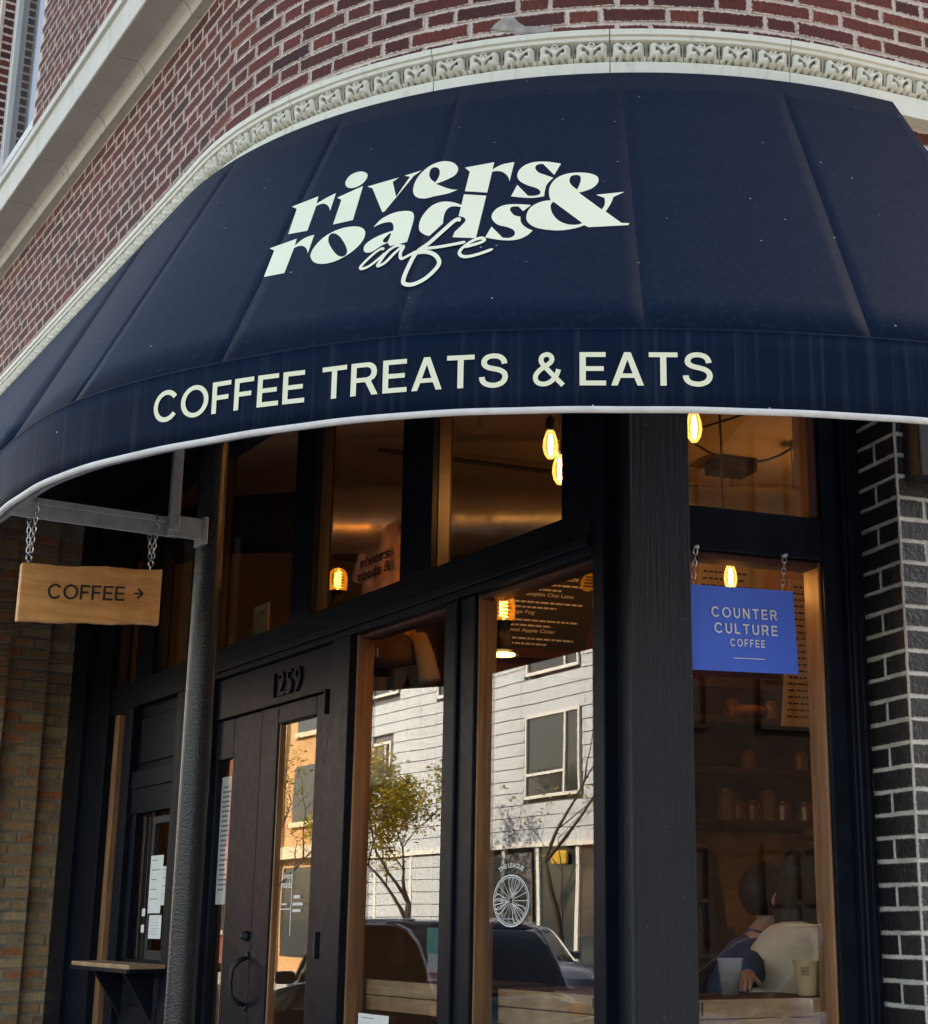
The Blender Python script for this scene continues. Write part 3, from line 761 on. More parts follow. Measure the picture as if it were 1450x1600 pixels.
joinery('mullion', [(5.10, 5.50, -.08, .04, 0, HD), (5.50, 5.86, -.08, .07, 0, HD)], M_PAINT, parent=LSF)
UPP = [(.20, 1.14), (1.40, 2.27), (2.50, 3.52), (3.85, 4.40), (4.70, 5.10)]   # upper lights
prev = .006
for i, (u0, u1) in enumerate(UPP):
    joinery('upper_mullion', [(prev, u0, -.07, .024, TB1, HD - .12)], M_PAINT, parent=LSF)
    joinery('oak_jamb', [(u1 - .004, u1 + .02, -.06, -.004, TB1, HD - .12)], M_DARKW, parent=LSF, bevel=.003)
    joinery('transom_pane', [(u0 - .01, u1 + .001, -.035, -.029, TB1 - .01, HD - .11)], M_GLASS, 0, parent=LSF)
    prev = u1
# lower windows A and B
joinery('pane', [(-.03, .797, -.035, -.029, 1.14, TB0 + .01)], M_GLASS, 0, parent=LSF)
joinery('oak_jamb', [(.792, .812, -.082, -.004, 1.16, TB0)], M_OAK, parent=LSF)
joinery('pane', [(1.02, 1.815, -.035, -.029, 1.14, TB0 + .01)], M_GLASS, 0, parent=LSF)
joinery('oak_jamb', [(1.812, 1.835, -.082, -.004, 1.16, TB0)], M_OAK, parent=LSF)
joinery('oak_head', [(.006, .79, -.10, -.012, TB0 - .018, TB0), (1.03, 1.81, -.10, -.012, TB0 - .018, TB0)], M_RWOOD, parent=LSF)
# entrance: door leaf, fixed side leaf, header with the street number
joinery('door_header', [(2.005, 3.44, -.07, -.005, 2.565, TB0)], M_PAINT, parent=LSF)
NUM = put_text('1259', .13, lambda x, y: LF(2.70 - x, .0, 2.598 + y), M_PAINT, LSF, 'house_number', fit=(.32, .115))
md = NUM.modifiers.new('relief', 'SOLIDIFY'); md.thickness = .014; md.offset = 0
DOOR = joinery('door', [(2.012, 2.225, -.06, -.012, FL, 2.56), (2.65, 2.845, -.06, -.012, FL, 2.56), (2.225, 2.65, -.06, -.012, 2.47, 2.56), (2.225, 2.65, -.06, -.012, FL, .62)], M_PAINT, .006)
joinery('stop_bead', [(2.225, 2.24, -.055, -.020, .62, 2.47), (2.635, 2.65, -.055, -.020, .62, 2.47)], M_OAK, .002, parent=DOOR)
joinery('pane', [(2.22, 2.66, -.04, -.034, .6, 2.48)], M_GLASS, 0, parent=DOOR)
for z in (2.46, 1.43): joinery('hinge', [(2.095, 2.112, -.014, .012, z, z + .11)], M_BLACK, .003, parent=DOOR)
LEAF2 = joinery('side_leaf', [(2.852, 3.20, -.06, -.016, FL, 2.56), (3.41, 3.44, -.06, -.016, FL, 2.56), (3.20, 3.41, -.06, -.016, 2.36, 2.56), (3.20, 3.41, -.06, -.016, FL, .62)], M_PAINT, .006)
joinery('pane', [(3.19, 3.42, -.04, -.034, .6, 2.38)], M_GLASS, 0, parent=LEAF2)
joinery('stop_bead', [(3.20, 3.214, -.055, -.020, .62, 2.36)], M_OAK, .002, parent=LEAF2)
# latch and pull
mb = MB(); mx_ = Matrix(((0, UL.x, NL.x), (0, UL.y, NL.y), (1, 0, 0)))
mb.lathe([(.024, 0), (.024, .012), (.016, .018), (.016, .03), (.0, .032)], LF(2.90, -.016, 1.515), 14, mx_)
mb.build('deadbolt', M_BLACK, LEAF2, smooth=True)
pull = [LF(2.875, -.012, 1.42), LF(2.875, .03, 1.405), LF(2.88, .055, 1.37), LF(2.885, .06, 1.31), LF(2.88, .055, 1.25), LF(2.872, .03, 1.222), LF(2.872, -.012, 1.21)]
mb = MB().tube(pull, [.010, .012, .010, .0095, .010, .012, .010], 10)
mb.lathe([(.018, 0), (.014, .01), (0, .012)], LF(2.875, -.016, 1.43), 10, mx_); mb.lathe([(.018, 0), (.014, .01), (0, .012)], LF(2.872, -.016, 1.20), 10, mx_)
mb.build('pull_handle', M_BLACK, LEAF2, smooth=True)
# serving hatch
HAT = joinery('serving_hatch', [(3.84, 3.93, -.06, .03, 0, TB0), (4.66, 4.71, -.06, .03, 0, TB0), (3.93, 4.66, -.06, .012, 2.30, 2.40), (3.93, 4.66, -.06, .005, 2.16, 2.30), (3.93, 4.66, -.06, -.02, 2.40, TB0), (3.93, 4.66, -.06, -.005, .3, 1.30), (4.27, 4.31, -.045, -.005, 1.36, 2.16), (3.93, 3.965, -.045, -.005, 1.36, 2.16), (4.58, 4.66, -.05, -.002, 1.36, 2.16), (3.93, 4.66, -.06, -.002, 1.30, 1.38)], M_PAINT, .004)
for a_ in ((4.0, 4.60, -.02, -.008, 2.44, 2.70), (4.02, 4.56, -.005, .006, .6, 1.14)): joinery('raised_panel', [a_], M_PAINT, .008, parent=HAT)
joinery('sash', [(3.965, 4.0, -.03, .0, 1.38, 2.13), (4.235, 4.27, -.03, .0, 1.38, 2.13), (4.0, 4.235, -.03, .0, 1.38, 1.43), (4.0, 4.235, -.03, .0, 2.09, 2.13)], M_BLACK, .003, parent=HAT)
joinery('sash', [(4.33, 4.345, -.05, -.03, 1.38, 2.14), (4.40, 4.415, -.05, -.03, 1.38, 2.14), (4.48, 4.50, -.05, -.03, 1.38, 2.14)], M_BLACK, .002, parent=HAT)
joinery('pane', [(3.96, 4.58, -.055, -.05, 1.37, 2.16)], M_GLASS, 0, parent=HAT)
SH = joinery('hatch_shelf', [(3.84, 4.82, .03, .22, 1.335, 1.367)], M_OAK2, .004, parent=HAT)
joinery('shelf_edge', [(3.835, 4.825, .22, .23, 1.325, 1.346), (3.828, 3.84, .03, .22, 1.325, 1.346)], M_PAINT, .003, parent=HAT)
for u in (4.0, 4.5):
    mb = MB(); mb.add([LF(u, .03, 1.325), LF(u, .19, 1.325), LF(u, .03, 1.08), LF(u + .03, .03, 1.325), LF(u + .03, .19, 1.325), LF(u + .03, .03, 1.08)], [(0, 1, 2), (5, 4, 3), (0, 3, 4, 1), (1, 4, 5, 2), (2, 5, 3, 0)]); mb.build('bracket', M_PAINT, HAT)
# narrow light left of the hatch
joinery('pane', [(4.79, 5.11, -.035, -.029, .6, TB0 + .01)], M_GLASS, 0, parent=LSF)
joinery('oak_jamb', [(5.02, 5.10, -.10, -.006, .3, TB0)], M_OAK, parent=LSF)
# kick plates below
joinery('kick_panel', [(4.80, 5.10, -.05, .02, 0, .6)], M_PAINT, parent=LSF)
# cast-iron column at the street edge of the recess
mb = MB(); cp = LF(1.30, .87, 0)
mb.lathe([(.085, 0), (.085, .10), (.062, .14), (.053, .2), (.0515, 1.6), (.0505, 3.6), (.075, 3.7), (.075, 3.76), (.10, 3.8), (.10, 4.12)], (cp.x, cp.y, 0), 28)
mb.build('iron_column', M_IRON, B, smooth=True)
# step at the door
struct(MB().box(LF, 2.0, 3.46, -.05, .75, 0, FL - .02).build('door_step', M_CONC, bevel=.01))
# ------------------------------------------------------------ awning
import json
ST = [-4.3, -.41, .43, .97, 1.41, 1.94, 2.46, 2.89]
VK = [V2(-1.673 - .559 * 3.9, 4.312 + .829 * 3.9), V2(-1.673, 4.312), V2(-1.364, 3.933), V2(-.895, 3.625), V2(-.431, 3.445), V2(.164, 3.395), V2(.713, 3.453), V2(1.25, 3.60)]
ZT, ZS, ZV = 4.4, 2.945, 2.75
def vcurve(a):
    i = min(max(int(a), 0), 6); f = a - i
    p0, p1, p2, p3 = VK[max(i - 1, 0)], VK[i], VK[i + 1], VK[min(i + 2, 7)]
    if i == 0: return p1 + (p2 - p1) * f
    L = (p2 - p1).length
    def tan(a_, b_, c_):
        d1 = (b_ - a_).length; d2 = (c_ - b_).length
        return ((b_ - a_) / d1 * d2 + (c_ - b_) / d2 * d1) / (d1 + d2)
    m1 = (tan(p0, p1, p2) if i > 1 else -UL) * L
    m2 = (tan(p1, p2, p3) if i < 6 else (p2 - p1) / L) * L
    return p1 * (2 * f ** 3 - 3 * f ** 2 + 1) + m1 * (f ** 3 - 2 * f ** 2 + f) + p2 * (-2 * f ** 3 + 3 * f ** 2) + m2 * (f ** 3 - f ** 2)
def AS(a, t):
    i = min(max(int(a), 0), 6); f = a - i
    T = wall(ST[i] + (ST[i + 1] - ST[i]) * f, .12)[0]; v = vcurve(a); p = T + (v - T) * t
    zs = ZS + (.075 * min(1, (1 - a) / .12) if a < 1 else 0)      # the side run hangs a little higher than the front
    return Vector((p.x, p.y, ZT + (zs - ZT) * t))
def ASN(a, t):
    h = .004; n = (AS(a + h, t) - AS(a - h, t)).cross(AS(a, t + h) - AS(a, t - h)).normalized()
    return -n if n.z < 0 else n
AW = thing('awning', 'navy canvas awning lettered in cream wrapping the rounded corner', 'awning', (.1, 3.6, 0))
for i in range(7):
    n = 14 if i else 16
    MB().grid(lambda a, b: AS(i + min(max(a, 1e-6), 1 - 1e-6), b), n, 10).build('canopy_panel', M_AWN, AW, smooth=True, solid=.003)
    if i:   # welt of the seam
        rows = []
        for k in range(13):
            t = k / 12; p = AS(i + 1e-4, t); nn = ASN(i + 1e-4, t); tg = (AS(i + .01, t) - AS(i - .01, t)).normalized() * .0045
            k2 = .35 if i in (3, 4) else 1.; rows.append([p - tg * k2 + nn * .001, p - tg * k2 + nn * .0014, p + tg * .7 * k2 + nn * .0014, p + tg * k2 + nn * .001])
        MB().sweep(rows).build('seam_welt', M_AWN, AW)
# valance and its piping, arc length measured from a = 1
VT = [(1., 0.)]; q0 = vcurve(1.); tot = 0
for k in range(1, 301):
    a = 1 + 6 * k / 300; q = vcurve(min(a, 6.9999)); tot += (q - q0).length; q0 = q; VT.append((a, tot))
def vat(l):
    if l <= 0: return vcurve(1 + l / 3.9), -UL
    lo = 0
    for k in range(len(VT) - 1):
        if VT[k + 1][1] >= l: lo = k; break
    else: lo = len(VT) - 2
    (a, la), (b, lb) = VT[lo], VT[lo + 1]; f = (l - la) / (lb - la)
    p, q = vcurve(min(a, 6.9999)), vcurve(min(b, 6.9999)); return p + (q - p) * f, (q - p).normalized()
LV0, LV1 = -.42, tot
def VF(l, e, z):
    p, t = vat(l); n = V2(t.y, -t.x); w_ = .0012 * math.sin(l * 23) * (1 - (z - ZV) / (ZS - ZV)); p = p + n * (e + w_); return Vector((p.x, p.y, z))
val = MB().grid(lambda a, b: VF(LV0 + (LV1 - LV0) * a, .004, ZV + (ZS + .004 - ZV) * b), 150, 4).build('valance', M_VAL, AW, smooth=True, solid=.003)
MB().tube([VF(LV0 + (LV1 - LV0) * i / 150, .004, ZV - .003) for i in range(151)], .0085, 8).build('piping', M_TRIM, AW, smooth=True)
MB().tube([VF(LV0 + (LV1 - LV0) * i / 150, -.03, ZV + .012) for i in range(151)], .012, 6).build('front_bar', M_STEEL, AW)
MB().tube([VF(LV0 + (LV1 - LV0) * i / 150, .001, ZS + .001) for i in range(151)], .006, 6).build('valance_seam', M_AWN, AW, smooth=True)
# closed ends
for a in (0, 6.9999):
    T = AS(a, 0); v = AS(a, 1); w0 = WF(ST[0] if a == 0 else ST[-1], .01, ZS); w1 = WF(ST[0] if a == 0 else ST[-1], .01, ZT)
    MB().add([T, v, v - Vector((0, 0, .01)), w0 + Vector((0, 0, .75 if a else .06)), w1], [(0, 1, 2, 3, 4)]).build('end_panel', M_AWN, AW, solid=.003)
# frame: rafters under the cloth, brace bar with strut at the column
for a in (1.3, 3.0, 5.0, 6.5):
    MB().tube([AS(a, .01) - ASN(a, .01) * .03, AS(a, .99) - ASN(a, .99) * .03], .014, 6).build('rafter', M_STEEL, AW)
UB = 1.22
MB().box(LF, UB - .025, UB + .025, .945, 1.79, 2.976, 3.000).build('brace_bar', M_STEEL, AW, bevel=.002)
MB().box(LF, UB - .025, UB - .019, 1.035, 1.79, 2.925, 2.976).build('brace_flange', M_STEEL, AW, bevel=.002)
MB().box(LF, UB - .045, UB - .030, .945, 1.075, 2.925, 3.004).build('splice_plate', M_STEEL, AW, bevel=.002)
MB().box(LF, UB - .055, UB - .031, 1.035, 1.072, 2.945, 3.9).build('strut', M_STEEL, AW, bevel=.002)
MB().box(LF, UB - .05, UB + .04, .925, .945, 2.912, 3.014).build('end_plate', M_STEEL, AW, bevel=.003)

# lettering on the slope, cut from cream vinyl
GL = json.loads('''{"r1":[[29487,4545,31369,4377,31515,4706,31703,4651,31896,4598,32097,4548,32310,4503,32532,4460,32757,4420,32925,5189,32835,5110,32740,5034,32637,4967,32521,4908,32396,4858,32272,4819,32150,4792,32029,4778,31911,4772,31796,4778,31684,4793,31573,4813,31791,5830,30314,5786,29965,4720]],"i":[[33028,4649,34736,4363,34977,5784,33611,5804,33453,4794],[33159,4001,33154,3918,33184,3831,33251,3758,33363,3703,33512,3660,33672,3635,33841,3627,34021,3635,34195,3658,34369,3699,34536,3753,34665,3813,34745,3876,34787,3944,34797,4013,34777,4086,34725,4161,34645,4226,34531,4278,34389,4321,34240,4348,34086,4358,33925,4354,33772,4336,33631,4306,33497,4263,33382,4211,33284,4148,33204,4076]],"v":[[35092,4432,37242,4279,36903,4439,37500,5115,38045,4330,37614,4243,38752,4121,38299,4320,37032,5658,36887,5675,35537,4557]],"e":[[41281,5152,41138,5199,40985,5242,40808,5277,40590,5300,40348,5313,40123,5326,39919,5346,39712,5366,39512,5369,39308,5352,39111,5319,38938,5268,38792,5199,38670,5112,38581,5009,38528,4884,38508,4742,38524,4602,38578,4467,38669,4335,38794,4214,38957,4105,39154,4009,39369,3933,39600,3880,39848,3848,40081,3841,40296,3862,40510,3908,40694,3970,40847,4052,40970,4150,41045,4247,41064,4343,41036,4439,40968,4523,40849,4591,40690,4648,40522,4697,40354,4740,40176,4776,39991,4808,40222,4893,40437,4971,40626,5035,40785,5082,40920,5117,41036,5140,41133,5153,41211,5155],[39356,4310,39348,4245,39353,4176,39379,4122,39434,4089,39511,4070,39598,4066,39700,4079,39812,4107,39908,4147,39978,4199,40027,4261,40057,4328,40071,4399,40070,4473,40055,4545,40027,4613,39982,4679,39924,4743,39813,4698,39709,4653,39618,4606,39546,4559,39489,4510,39441,4461,39402,4413,39373,4363]],"r2":[[41415,4251,42974,4137,42942,4453,43086,4382,43239,4318,43413,4267,43612,4235,43831,4217,44058,4205,43922,4996,43888,4919,43846,4845,43787,4775,43702,4707,43601,4643,43501,4593,43411,4562,43322,4545,43231,4535,43136,4531,43039,4535,42940,4542,42853,5396,41677,5257,41734,4453]],"s1":[[46504,4377,46175,4840,45583,4359,45481,4354,45386,4355,45307,4369,45239,4399,45187,4441,45171,4493,45200,4558,45265,4632,45354,4697,45472,4747,45614,4789,45755,4830,45884,4873,46011,4914,46137,4955,46023,5034,45920,5114,45840,5194,45791,5274,45764,5356,45745,5435,45731,5512,45726,5587,45724,5660,45672,5674,45605,5686,45509,5696,45368,5705,45198,5712,45026,5712,44862,5702,44696,5686,44536,5668,44382,5650,44234,5630,44087,5609,44336,5167,44926,5622,45045,5632,45159,5638,45262,5635,45357,5621,45441,5600,45499,5571,45525,5535,45525,5493,45502,5451,45458,5411,45390,5371,45296,5331,45164,5292,45005,5251,44851,5205,44707,5150,44569,5088,44455,5023,44373,4953,44317,4879,44288,4802,44285,4718,44310,4631,44363,4548,44447,4471,44560,4399,44693,4340,44846,4296,45019,4266,45200,4248,45396,4245,45600,4254,45782,4267,45928,4283,46052,4304,46170,4324,46286,4342,46397,4360]],"r3":[[29406,6199,31222,6066,31328,6344,31477,6256,31638,6179,31820,6120,32029,6088,32259,6075,32497,6072,32633,6772,32551,6702,32466,6636,32374,6577,32275,6527,32168,6485,32059,6451,31947,6425,31832,6407,31716,6399,31599,6401,31481,6413,31362,6429,31523,7344,30041,7319,29834,6343]],"o":[[32871,6823,32858,6736,32876,6639,32930,6542,33024,6444,33154,6345,33314,6258,33511,6187,33737,6127,33974,6082,34218,6051,34470,6033,34723,6028,34984,6036,35245,6055,35477,6084,35672,6122,35840,6169,35979,6224,36088,6286,36170,6354,36223,6429,36249,6511,36247,6598,36214,6686,36146,6774,36047,6862,35927,6944,35785,7018,35622,7086,35442,7147,35244,7202,35028,7251,34803,7285,34560,7302,34306,7305,34066,7295,33846,7271,33640,7235,33459,7191,33310,7139,33186,7080,33081,7018,32988,6958,32915,6895],[33717,6368,33687,6306,33676,6245,33699,6201,33765,6177,33866,6170,33990,6183,34135,6220,34300,6277,34474,6351,34659,6446,34851,6558,35023,6666,35173,6770,35304,6870,35396,6956,35438,7023,35442,7075,35419,7114,35367,7141,35288,7155,35192,7154,35080,7137,34950,7104,34807,7055,34644,6981,34467,6890,34301,6800,34153,6714,34018,6629,33906,6551,33821,6484,33760,6425]],"a":[[36634,6234,36738,6123,36861,6020,37021,5932,37230,5862,37474,5807,37728,5771,38000,5756,38280,5760,38520,5774,38701,5795,38843,5826,38956,5870,39041,5926,39098,5994,39137,6078,39160,6175,39166,6287,39164,6422,39159,6589,39149,6779,39135,6977,38117,7042,37928,6912,37812,6931,37690,6955,37556,6989,37403,7045,37240,7110,37087,7156,36946,7170,36815,7165,36702,7147,36609,7117,36533,7073,36484,7021,36456,6960,36455,6892,36503,6824,36622,6759,36791,6695,36973,6640,37163,6596,37365,6561,37555,6532,37723,6510,37878,6493,38026,6480,38011,6411,37988,6345,37949,6285,37891,6230,37818,6181,37731,6144,37627,6123,37509,6115,37387,6113,37264,6116,37137,6126,37010,6143,36884,6168,36759,6199],[37938,6554,37864,6563,37757,6621,37668,6679,37613,6722,37576,6764,37565,6802,37589,6834,37638,6861,37696,6878,37766,6892,37845,6896,37904,6867,37939,6769,37956,6638]],"d":[[41660,5382,42833,5513,42658,7082,41519,6980,41578,6786,41684,6708,41783,6633,41866,6566,41928,6510,41973,6461,42011,6416,41985,6369,41949,6325,41894,6288,41815,6261,41717,6241,41610,6224,41634,5876,41512,5852,41394,5832,41284,5823,41182,5823,41088,5832,41009,5860,40944,5909,40893,5975,40862,6062,40856,6173,40869,6304,40892,6443,40351,6850,40260,6833,40167,6810,40072,6777,39960,6733,39831,6679,39726,6613,39654,6531,39608,6438,39587,6342,39589,6245,39617,6146,39676,6043,39771,5930,39898,5814,40042,5720,40188,5656,40354,5614,40532,5592,40727,5593,40933,5613,41129,5645,41308,5688,41477,5743,41641,5802]],"s2":[[45114,5984,44750,6201,44507,6016,44383,6008,44272,6006,44188,6017,44135,6043,44109,6082,44114,6129,44158,6192,44232,6263,44320,6322,44420,6359,44534,6384,44655,6403,44659,6478,44674,6551,44711,6620,44778,6687,44868,6751,44963,6805,45061,6847,45165,6881,45272,6911,45210,6969,45138,7025,45049,7076,44936,7124,44805,7168,44666,7200,44524,7219,44374,7227,44216,7227,44051,7219,43878,7204,43696,7181,43502,7151,43298,7114,43088,7073,43320,6704,43915,7122,44041,7135,44159,7141,44260,7135,44346,7112,44416,7077,44457,7035,44465,6987,44444,6932,44396,6881,44319,6838,44214,6798,44090,6760,43935,6726,43760,6694,43604,6650,43480,6585,43375,6508,43299,6434,43260,6371,43251,6311,43265,6250,43299,6182,43357,6112,43440,6051,43552,6001,43690,5959,43843,5930,44007,5917,44186,5916,44386,5922,44612,5937,44858,5958]],"amp":[[49748,6723,49683,6792,47834,6854,47653,6778,47537,6813,47407,6847,47254,6877,47064,6905,46850,6930,46630,6944,46402,6943,46168,6931,45946,6911,45737,6885,45540,6850,45366,6804,45217,6744,45091,6671,44999,6594,44945,6515,44926,6431,44931,6345,44958,6254,45011,6160,45093,6076,45213,6003,45364,5940,45524,5890,45690,5858,45866,5839,46047,5827,46010,5760,45977,5689,45957,5610,45946,5519,45946,5420,45971,5321,46024,5221,46103,5121,46203,5032,46324,4957,46467,4894,46632,4844,46823,4806,47036,4781,47256,4769,47491,4772,47733,4788,47942,4814,48110,4851,48246,4899,48341,4956,48390,5024,48398,5102,48373,5179,48310,5255,48214,5330,48107,5394,47990,5442,47863,5478,47739,5509,47625,5535,47514,5556,47406,5575,48485,6227,48549,6168,48605,6105,48643,6037,48659,5962,48657,5880,48647,5796,48246,5669,49640,5567,49080,5762,49045,5833,49001,5909,48942,5993,48863,6089,48769,6194,48667,6301,49376,6713],[46947,5127,46945,5057,46967,4986,47007,4929,47067,4895,47144,4877,47225,4870,47313,4871,47406,4885,47473,4915,47506,4965,47515,5032,47502,5115,47464,5215,47404,5331,47334,5453,47251,5410,47173,5364,47103,5313,47037,5255,46981,5192],[46182,5891,47569,6707,47470,6731,47366,6749,47254,6759,47127,6760,46990,6751,46853,6731,46714,6697,46574,6651,46446,6590,46330,6508,46225,6411,46144,6314,46091,6217,46063,6120,46059,6037,46080,5976,46125,5930]],"~c":[[37855,7143,37863,7114,37814,7089,37719,7063,37632,7066,37561,7082,37484,7103,37400,7133,37306,7170,37201,7222,37087,7286,36975,7353,36880,7415,36798,7472,36723,7528,36664,7579,36624,7623,36611,7669,36667,7735,36788,7775,36882,7779,36974,7772,37083,7757,37201,7732,37317,7697,37436,7650,37561,7592,37679,7530,37780,7476,37865,7429,37938,7385,37996,7348,38004,7306],[37800,7180,37745,7185,37729,7174,37739,7170,37720,7160,37664,7163,37591,7178,37509,7202,37425,7238,37327,7290,37218,7354,37110,7421,37018,7482,36940,7539,36871,7594,36822,7643,36804,7681,36817,7698,36808,7682,36776,7674,36805,7683,36880,7684,36982,7675,37097,7657,37209,7629,37322,7585,37441,7526,37557,7464,37657,7410,37739,7363,37809,7319,37866,7282,37939,7272]],"~a":[[38938,7106,38881,7063,38782,7038,38650,7021,38520,7030,38395,7061,38263,7107,38128,7161,38007,7226,37904,7312,37816,7414,37747,7513,37699,7588,37669,7634,37647,7669,37710,7749,37829,7763,37904,7756,38001,7739,38109,7710,38221,7667,38334,7603,38449,7519,38562,7431,38669,7356,38784,7288,38905,7223,39007,7176,39028,7179,38934,7125,38906,7187,38861,7266,38837,7340,38848,7410,38879,7481,38941,7554,39082,7616,39207,7611,39310,7585,39415,7554,39518,7525,39630,7494,39752,7456,39861,7421,39912,7378],[38932,7161,38864,7173,38785,7150,38706,7131,38618,7126,38506,7144,38377,7182,38255,7235,38154,7299,38068,7381,37989,7481,37923,7579,37876,7652,37850,7697,37850,7718,37806,7666,37753,7661,37807,7663,37894,7654,37997,7634,38095,7596,38193,7532,38302,7449,38417,7360,38533,7284,38655,7216,38782,7150,38896,7101,39013,7066,39126,7180,39086,7249,39046,7324,39039,7385,39058,7433,39086,7484,39113,7512,39088,7509,39118,7518,39208,7504,39311,7476,39415,7447,39527,7416,39648,7379,39758,7345,39860,7339]],"~f":[[41768,6348,41727,6301,41651,6285,41542,6286,41430,6321,41312,6387,41183,6475,41049,6575,40914,6674,40774,6775,40629,6883,40485,6989,40350,7082,40220,7154,40086,7215,39945,7280,39807,7364,39703,7473,39628,7596,39573,7721,39527,7835,39485,7944,39453,8052,39432,8151,39426,8235,39432,8301,39456,8363,39527,8429,39637,8477,39761,8509,39900,8530,40042,8538,40168,8532,40298,8511,40435,8477,40572,8433,40699,8378,40823,8312,40944,8233,41051,8150,41134,8075,41193,8010,41232,7946,41249,7879,41236,7803,41185,7721,41106,7643,41010,7572,40905,7510,40792,7460,40670,7418,40543,7386,40412,7362,40268,7349,40116,7344,39978,7344,39889,7377],[41769,6423,41722,6452,41673,6438,41625,6429,41552,6442,41453,6498,41332,6583,41200,6682,41064,6781,40926,6881,40781,6989,40636,7094,40495,7188,40354,7263,40219,7324,40102,7385,40011,7460,39930,7559,39864,7674,39812,7794,39766,7907,39726,8013,39696,8116,39678,8209,39675,8283,39684,8334,39697,8358,39699,8358,39711,8364,39770,8382,39864,8400,39978,8410,40083,8410,40197,8395,40326,8367,40456,8328,40576,8280,40688,8217,40801,8139,40901,8059,40975,7987,41021,7929,41044,7880,41046,7840,41034,7805,41005,7764,40954,7716,40886,7665,40813,7622,40735,7585,40644,7553,40542,7525,40439,7503,40319,7489,40181,7484,40052,7483,39931,7447]],"~f2":[[39497,7515,39655,7502,39842,7452,40047,7403,40226,7369,40407,7356,40603,7353,40803,7353,40994,7348,41171,7338,41341,7327,41504,7315,41660,7302,41822,7288,41983,7272,42124,7257,42209,7223],[39443,7472,39548,7417,39737,7366,39957,7313,40154,7273,40348,7255,40552,7250,40754,7250,40942,7246,41118,7237,41287,7227,41451,7215,41607,7203,41768,7189,41930,7173,42071,7159,42183,7173]],"~e":[[42185,7405,42328,7411,42515,7384,42710,7353,42864,7323,42969,7297,43050,7270,43109,7242,43164,7204,43139,7126,43062,7081,42971,7056,42875,7051,42777,7063,42668,7085,42554,7116,42444,7155,42334,7206,42218,7265,42112,7326,42030,7383,41974,7437,41938,7493,41924,7554,41951,7622,42022,7681,42113,7722,42219,7750,42334,7763,42460,7760,42598,7747,42745,7727,42897,7702,43071,7666,43265,7622,43441,7579,43549,7527],[42156,7357,42270,7314,42458,7287,42652,7257,42803,7230,42904,7208,42979,7187,43022,7170,43013,7164,43013,7193,43002,7185,42962,7168,42908,7158,42831,7162,42732,7178,42625,7204,42521,7237,42415,7281,42305,7338,42208,7398,42139,7453,42100,7500,42083,7542,42086,7572,42096,7583,42113,7597,42158,7620,42226,7643,42311,7657,42418,7660,42548,7651,42691,7633,42840,7610,43012,7577,43205,7533,43381,7490,43519,7483]]}''')
def on_cloth(flat): return [(flat[i] / 1e4, flat[i + 1] / 1e4) for i in range(0, len(flat), 2)]
for k, loops in GL.items():
    lift = .0034
    if k[0] == '~':
        A_, B_ = on_cloth(loops[0]), on_cloth(loops[1]); lift = .0048; n = len(A_)
        vs = [AS(*p) + ASN(*p) * lift for p in A_ + B_]; fs = [(i, i + 1, n + i + 1, n + i) for i in range(n - 1)]
    else:
        v2, fs = fill2d([on_cloth(l) for l in loops])
        vs = [AS(*p) + ASN(*p) * lift for p in v2]
    MB().add(vs, fs).build('letter', M_LET, AW, fix=False)
# capitals on the valance
for wd, l0, l1 in (('COFFEE', .845, 1.315), ('TREATS', 1.363, 1.826), ('&', 1.884, 1.958), ('EATS', 1.995, 2.307)):
    def VL(x, y):
        l = l0 + x; return VF(l, .0085, 2.805 + .014 * max(0, (1.35 - l) / .5) + y)
    put_caps(wd, VL, M_LET, AW, l1 - l0, .083)

# ------------------------------------------------------------ wooden COFFEE sign on chains
SG = thing('coffee_sign', 'oak board sign lettered COFFEE with an arrow hanging on chains', 'sign', LF(UB, 1.31, 2.57))
def SF(x, y, d): return LF(UB - d, 1.560 - x, 2.566 + y + .080 * x)      # x to the right along the board, d towards the street corner
n = 24; rows = []
for i in range(n + 1):
    x = .488 * i / n; e0 = .002 * math.sin(i * .7) + .001 * math.sin(i * 2.3); e1 = .003 * math.sin(i * .5 + 1) + .001 * math.sin(i * 1.9)
    xx = x
    rows.append([SF(xx, e0, -.016), SF(xx, e0, .016), SF(xx, .200 + e1, .016), SF(xx, .200 + e1, -.016)])
MB().sweep(rows).build('board', M_SIGNW, SG, bevel=.004)
put_caps('COFFEE', lambda x, y: SF(.092 + x, .080 + y, .0185), M_INK, SG, .266, .052)
ar = MB(); a0 = .390
ar.add([SF(x, y, .0185) for x, y in ((a0, .105), (a0 + .026, .105), (a0 + .026, .111), (a0, .111))], [(0, 1, 2, 3)])
ar.add([SF(x, y, .0186) for x, y in ((a0 + .036, .108), (a0 + .016, .128), (a0 + .011, .123), (a0 + .026, .108), (a0 + .011, .093), (a0 + .016, .088))], [(0, 1, 2, 3), (0, 3, 4, 5)])
ar.build('arrow', M_INK, SG, fix=False)
LINK = []
for k in range(14):
    t = 2 * math.pi * k / 14; LINK.append(Vector((.0065 * math.cos(t), 0, .012 * math.sin(t) + .0)))
def chain(p0, p1, name='chain'):
    mb = MB(); d = p1 - p0; n = max(2, int(d.length / .0175)); z = d.normalized(); x = z.cross(Vector((0, 1, 0))).normalized(); y = z.cross(x)
    for i in range(n):
        c = p0 + d * ((i + .5) / n); a, b = (x, y) if i % 2 else (y, x)
        pts = [c + a * q.x + z * q.z for q in LINK]; mb.tube(pts + [pts[0]], .0019, 5, cap=False)
    return mb
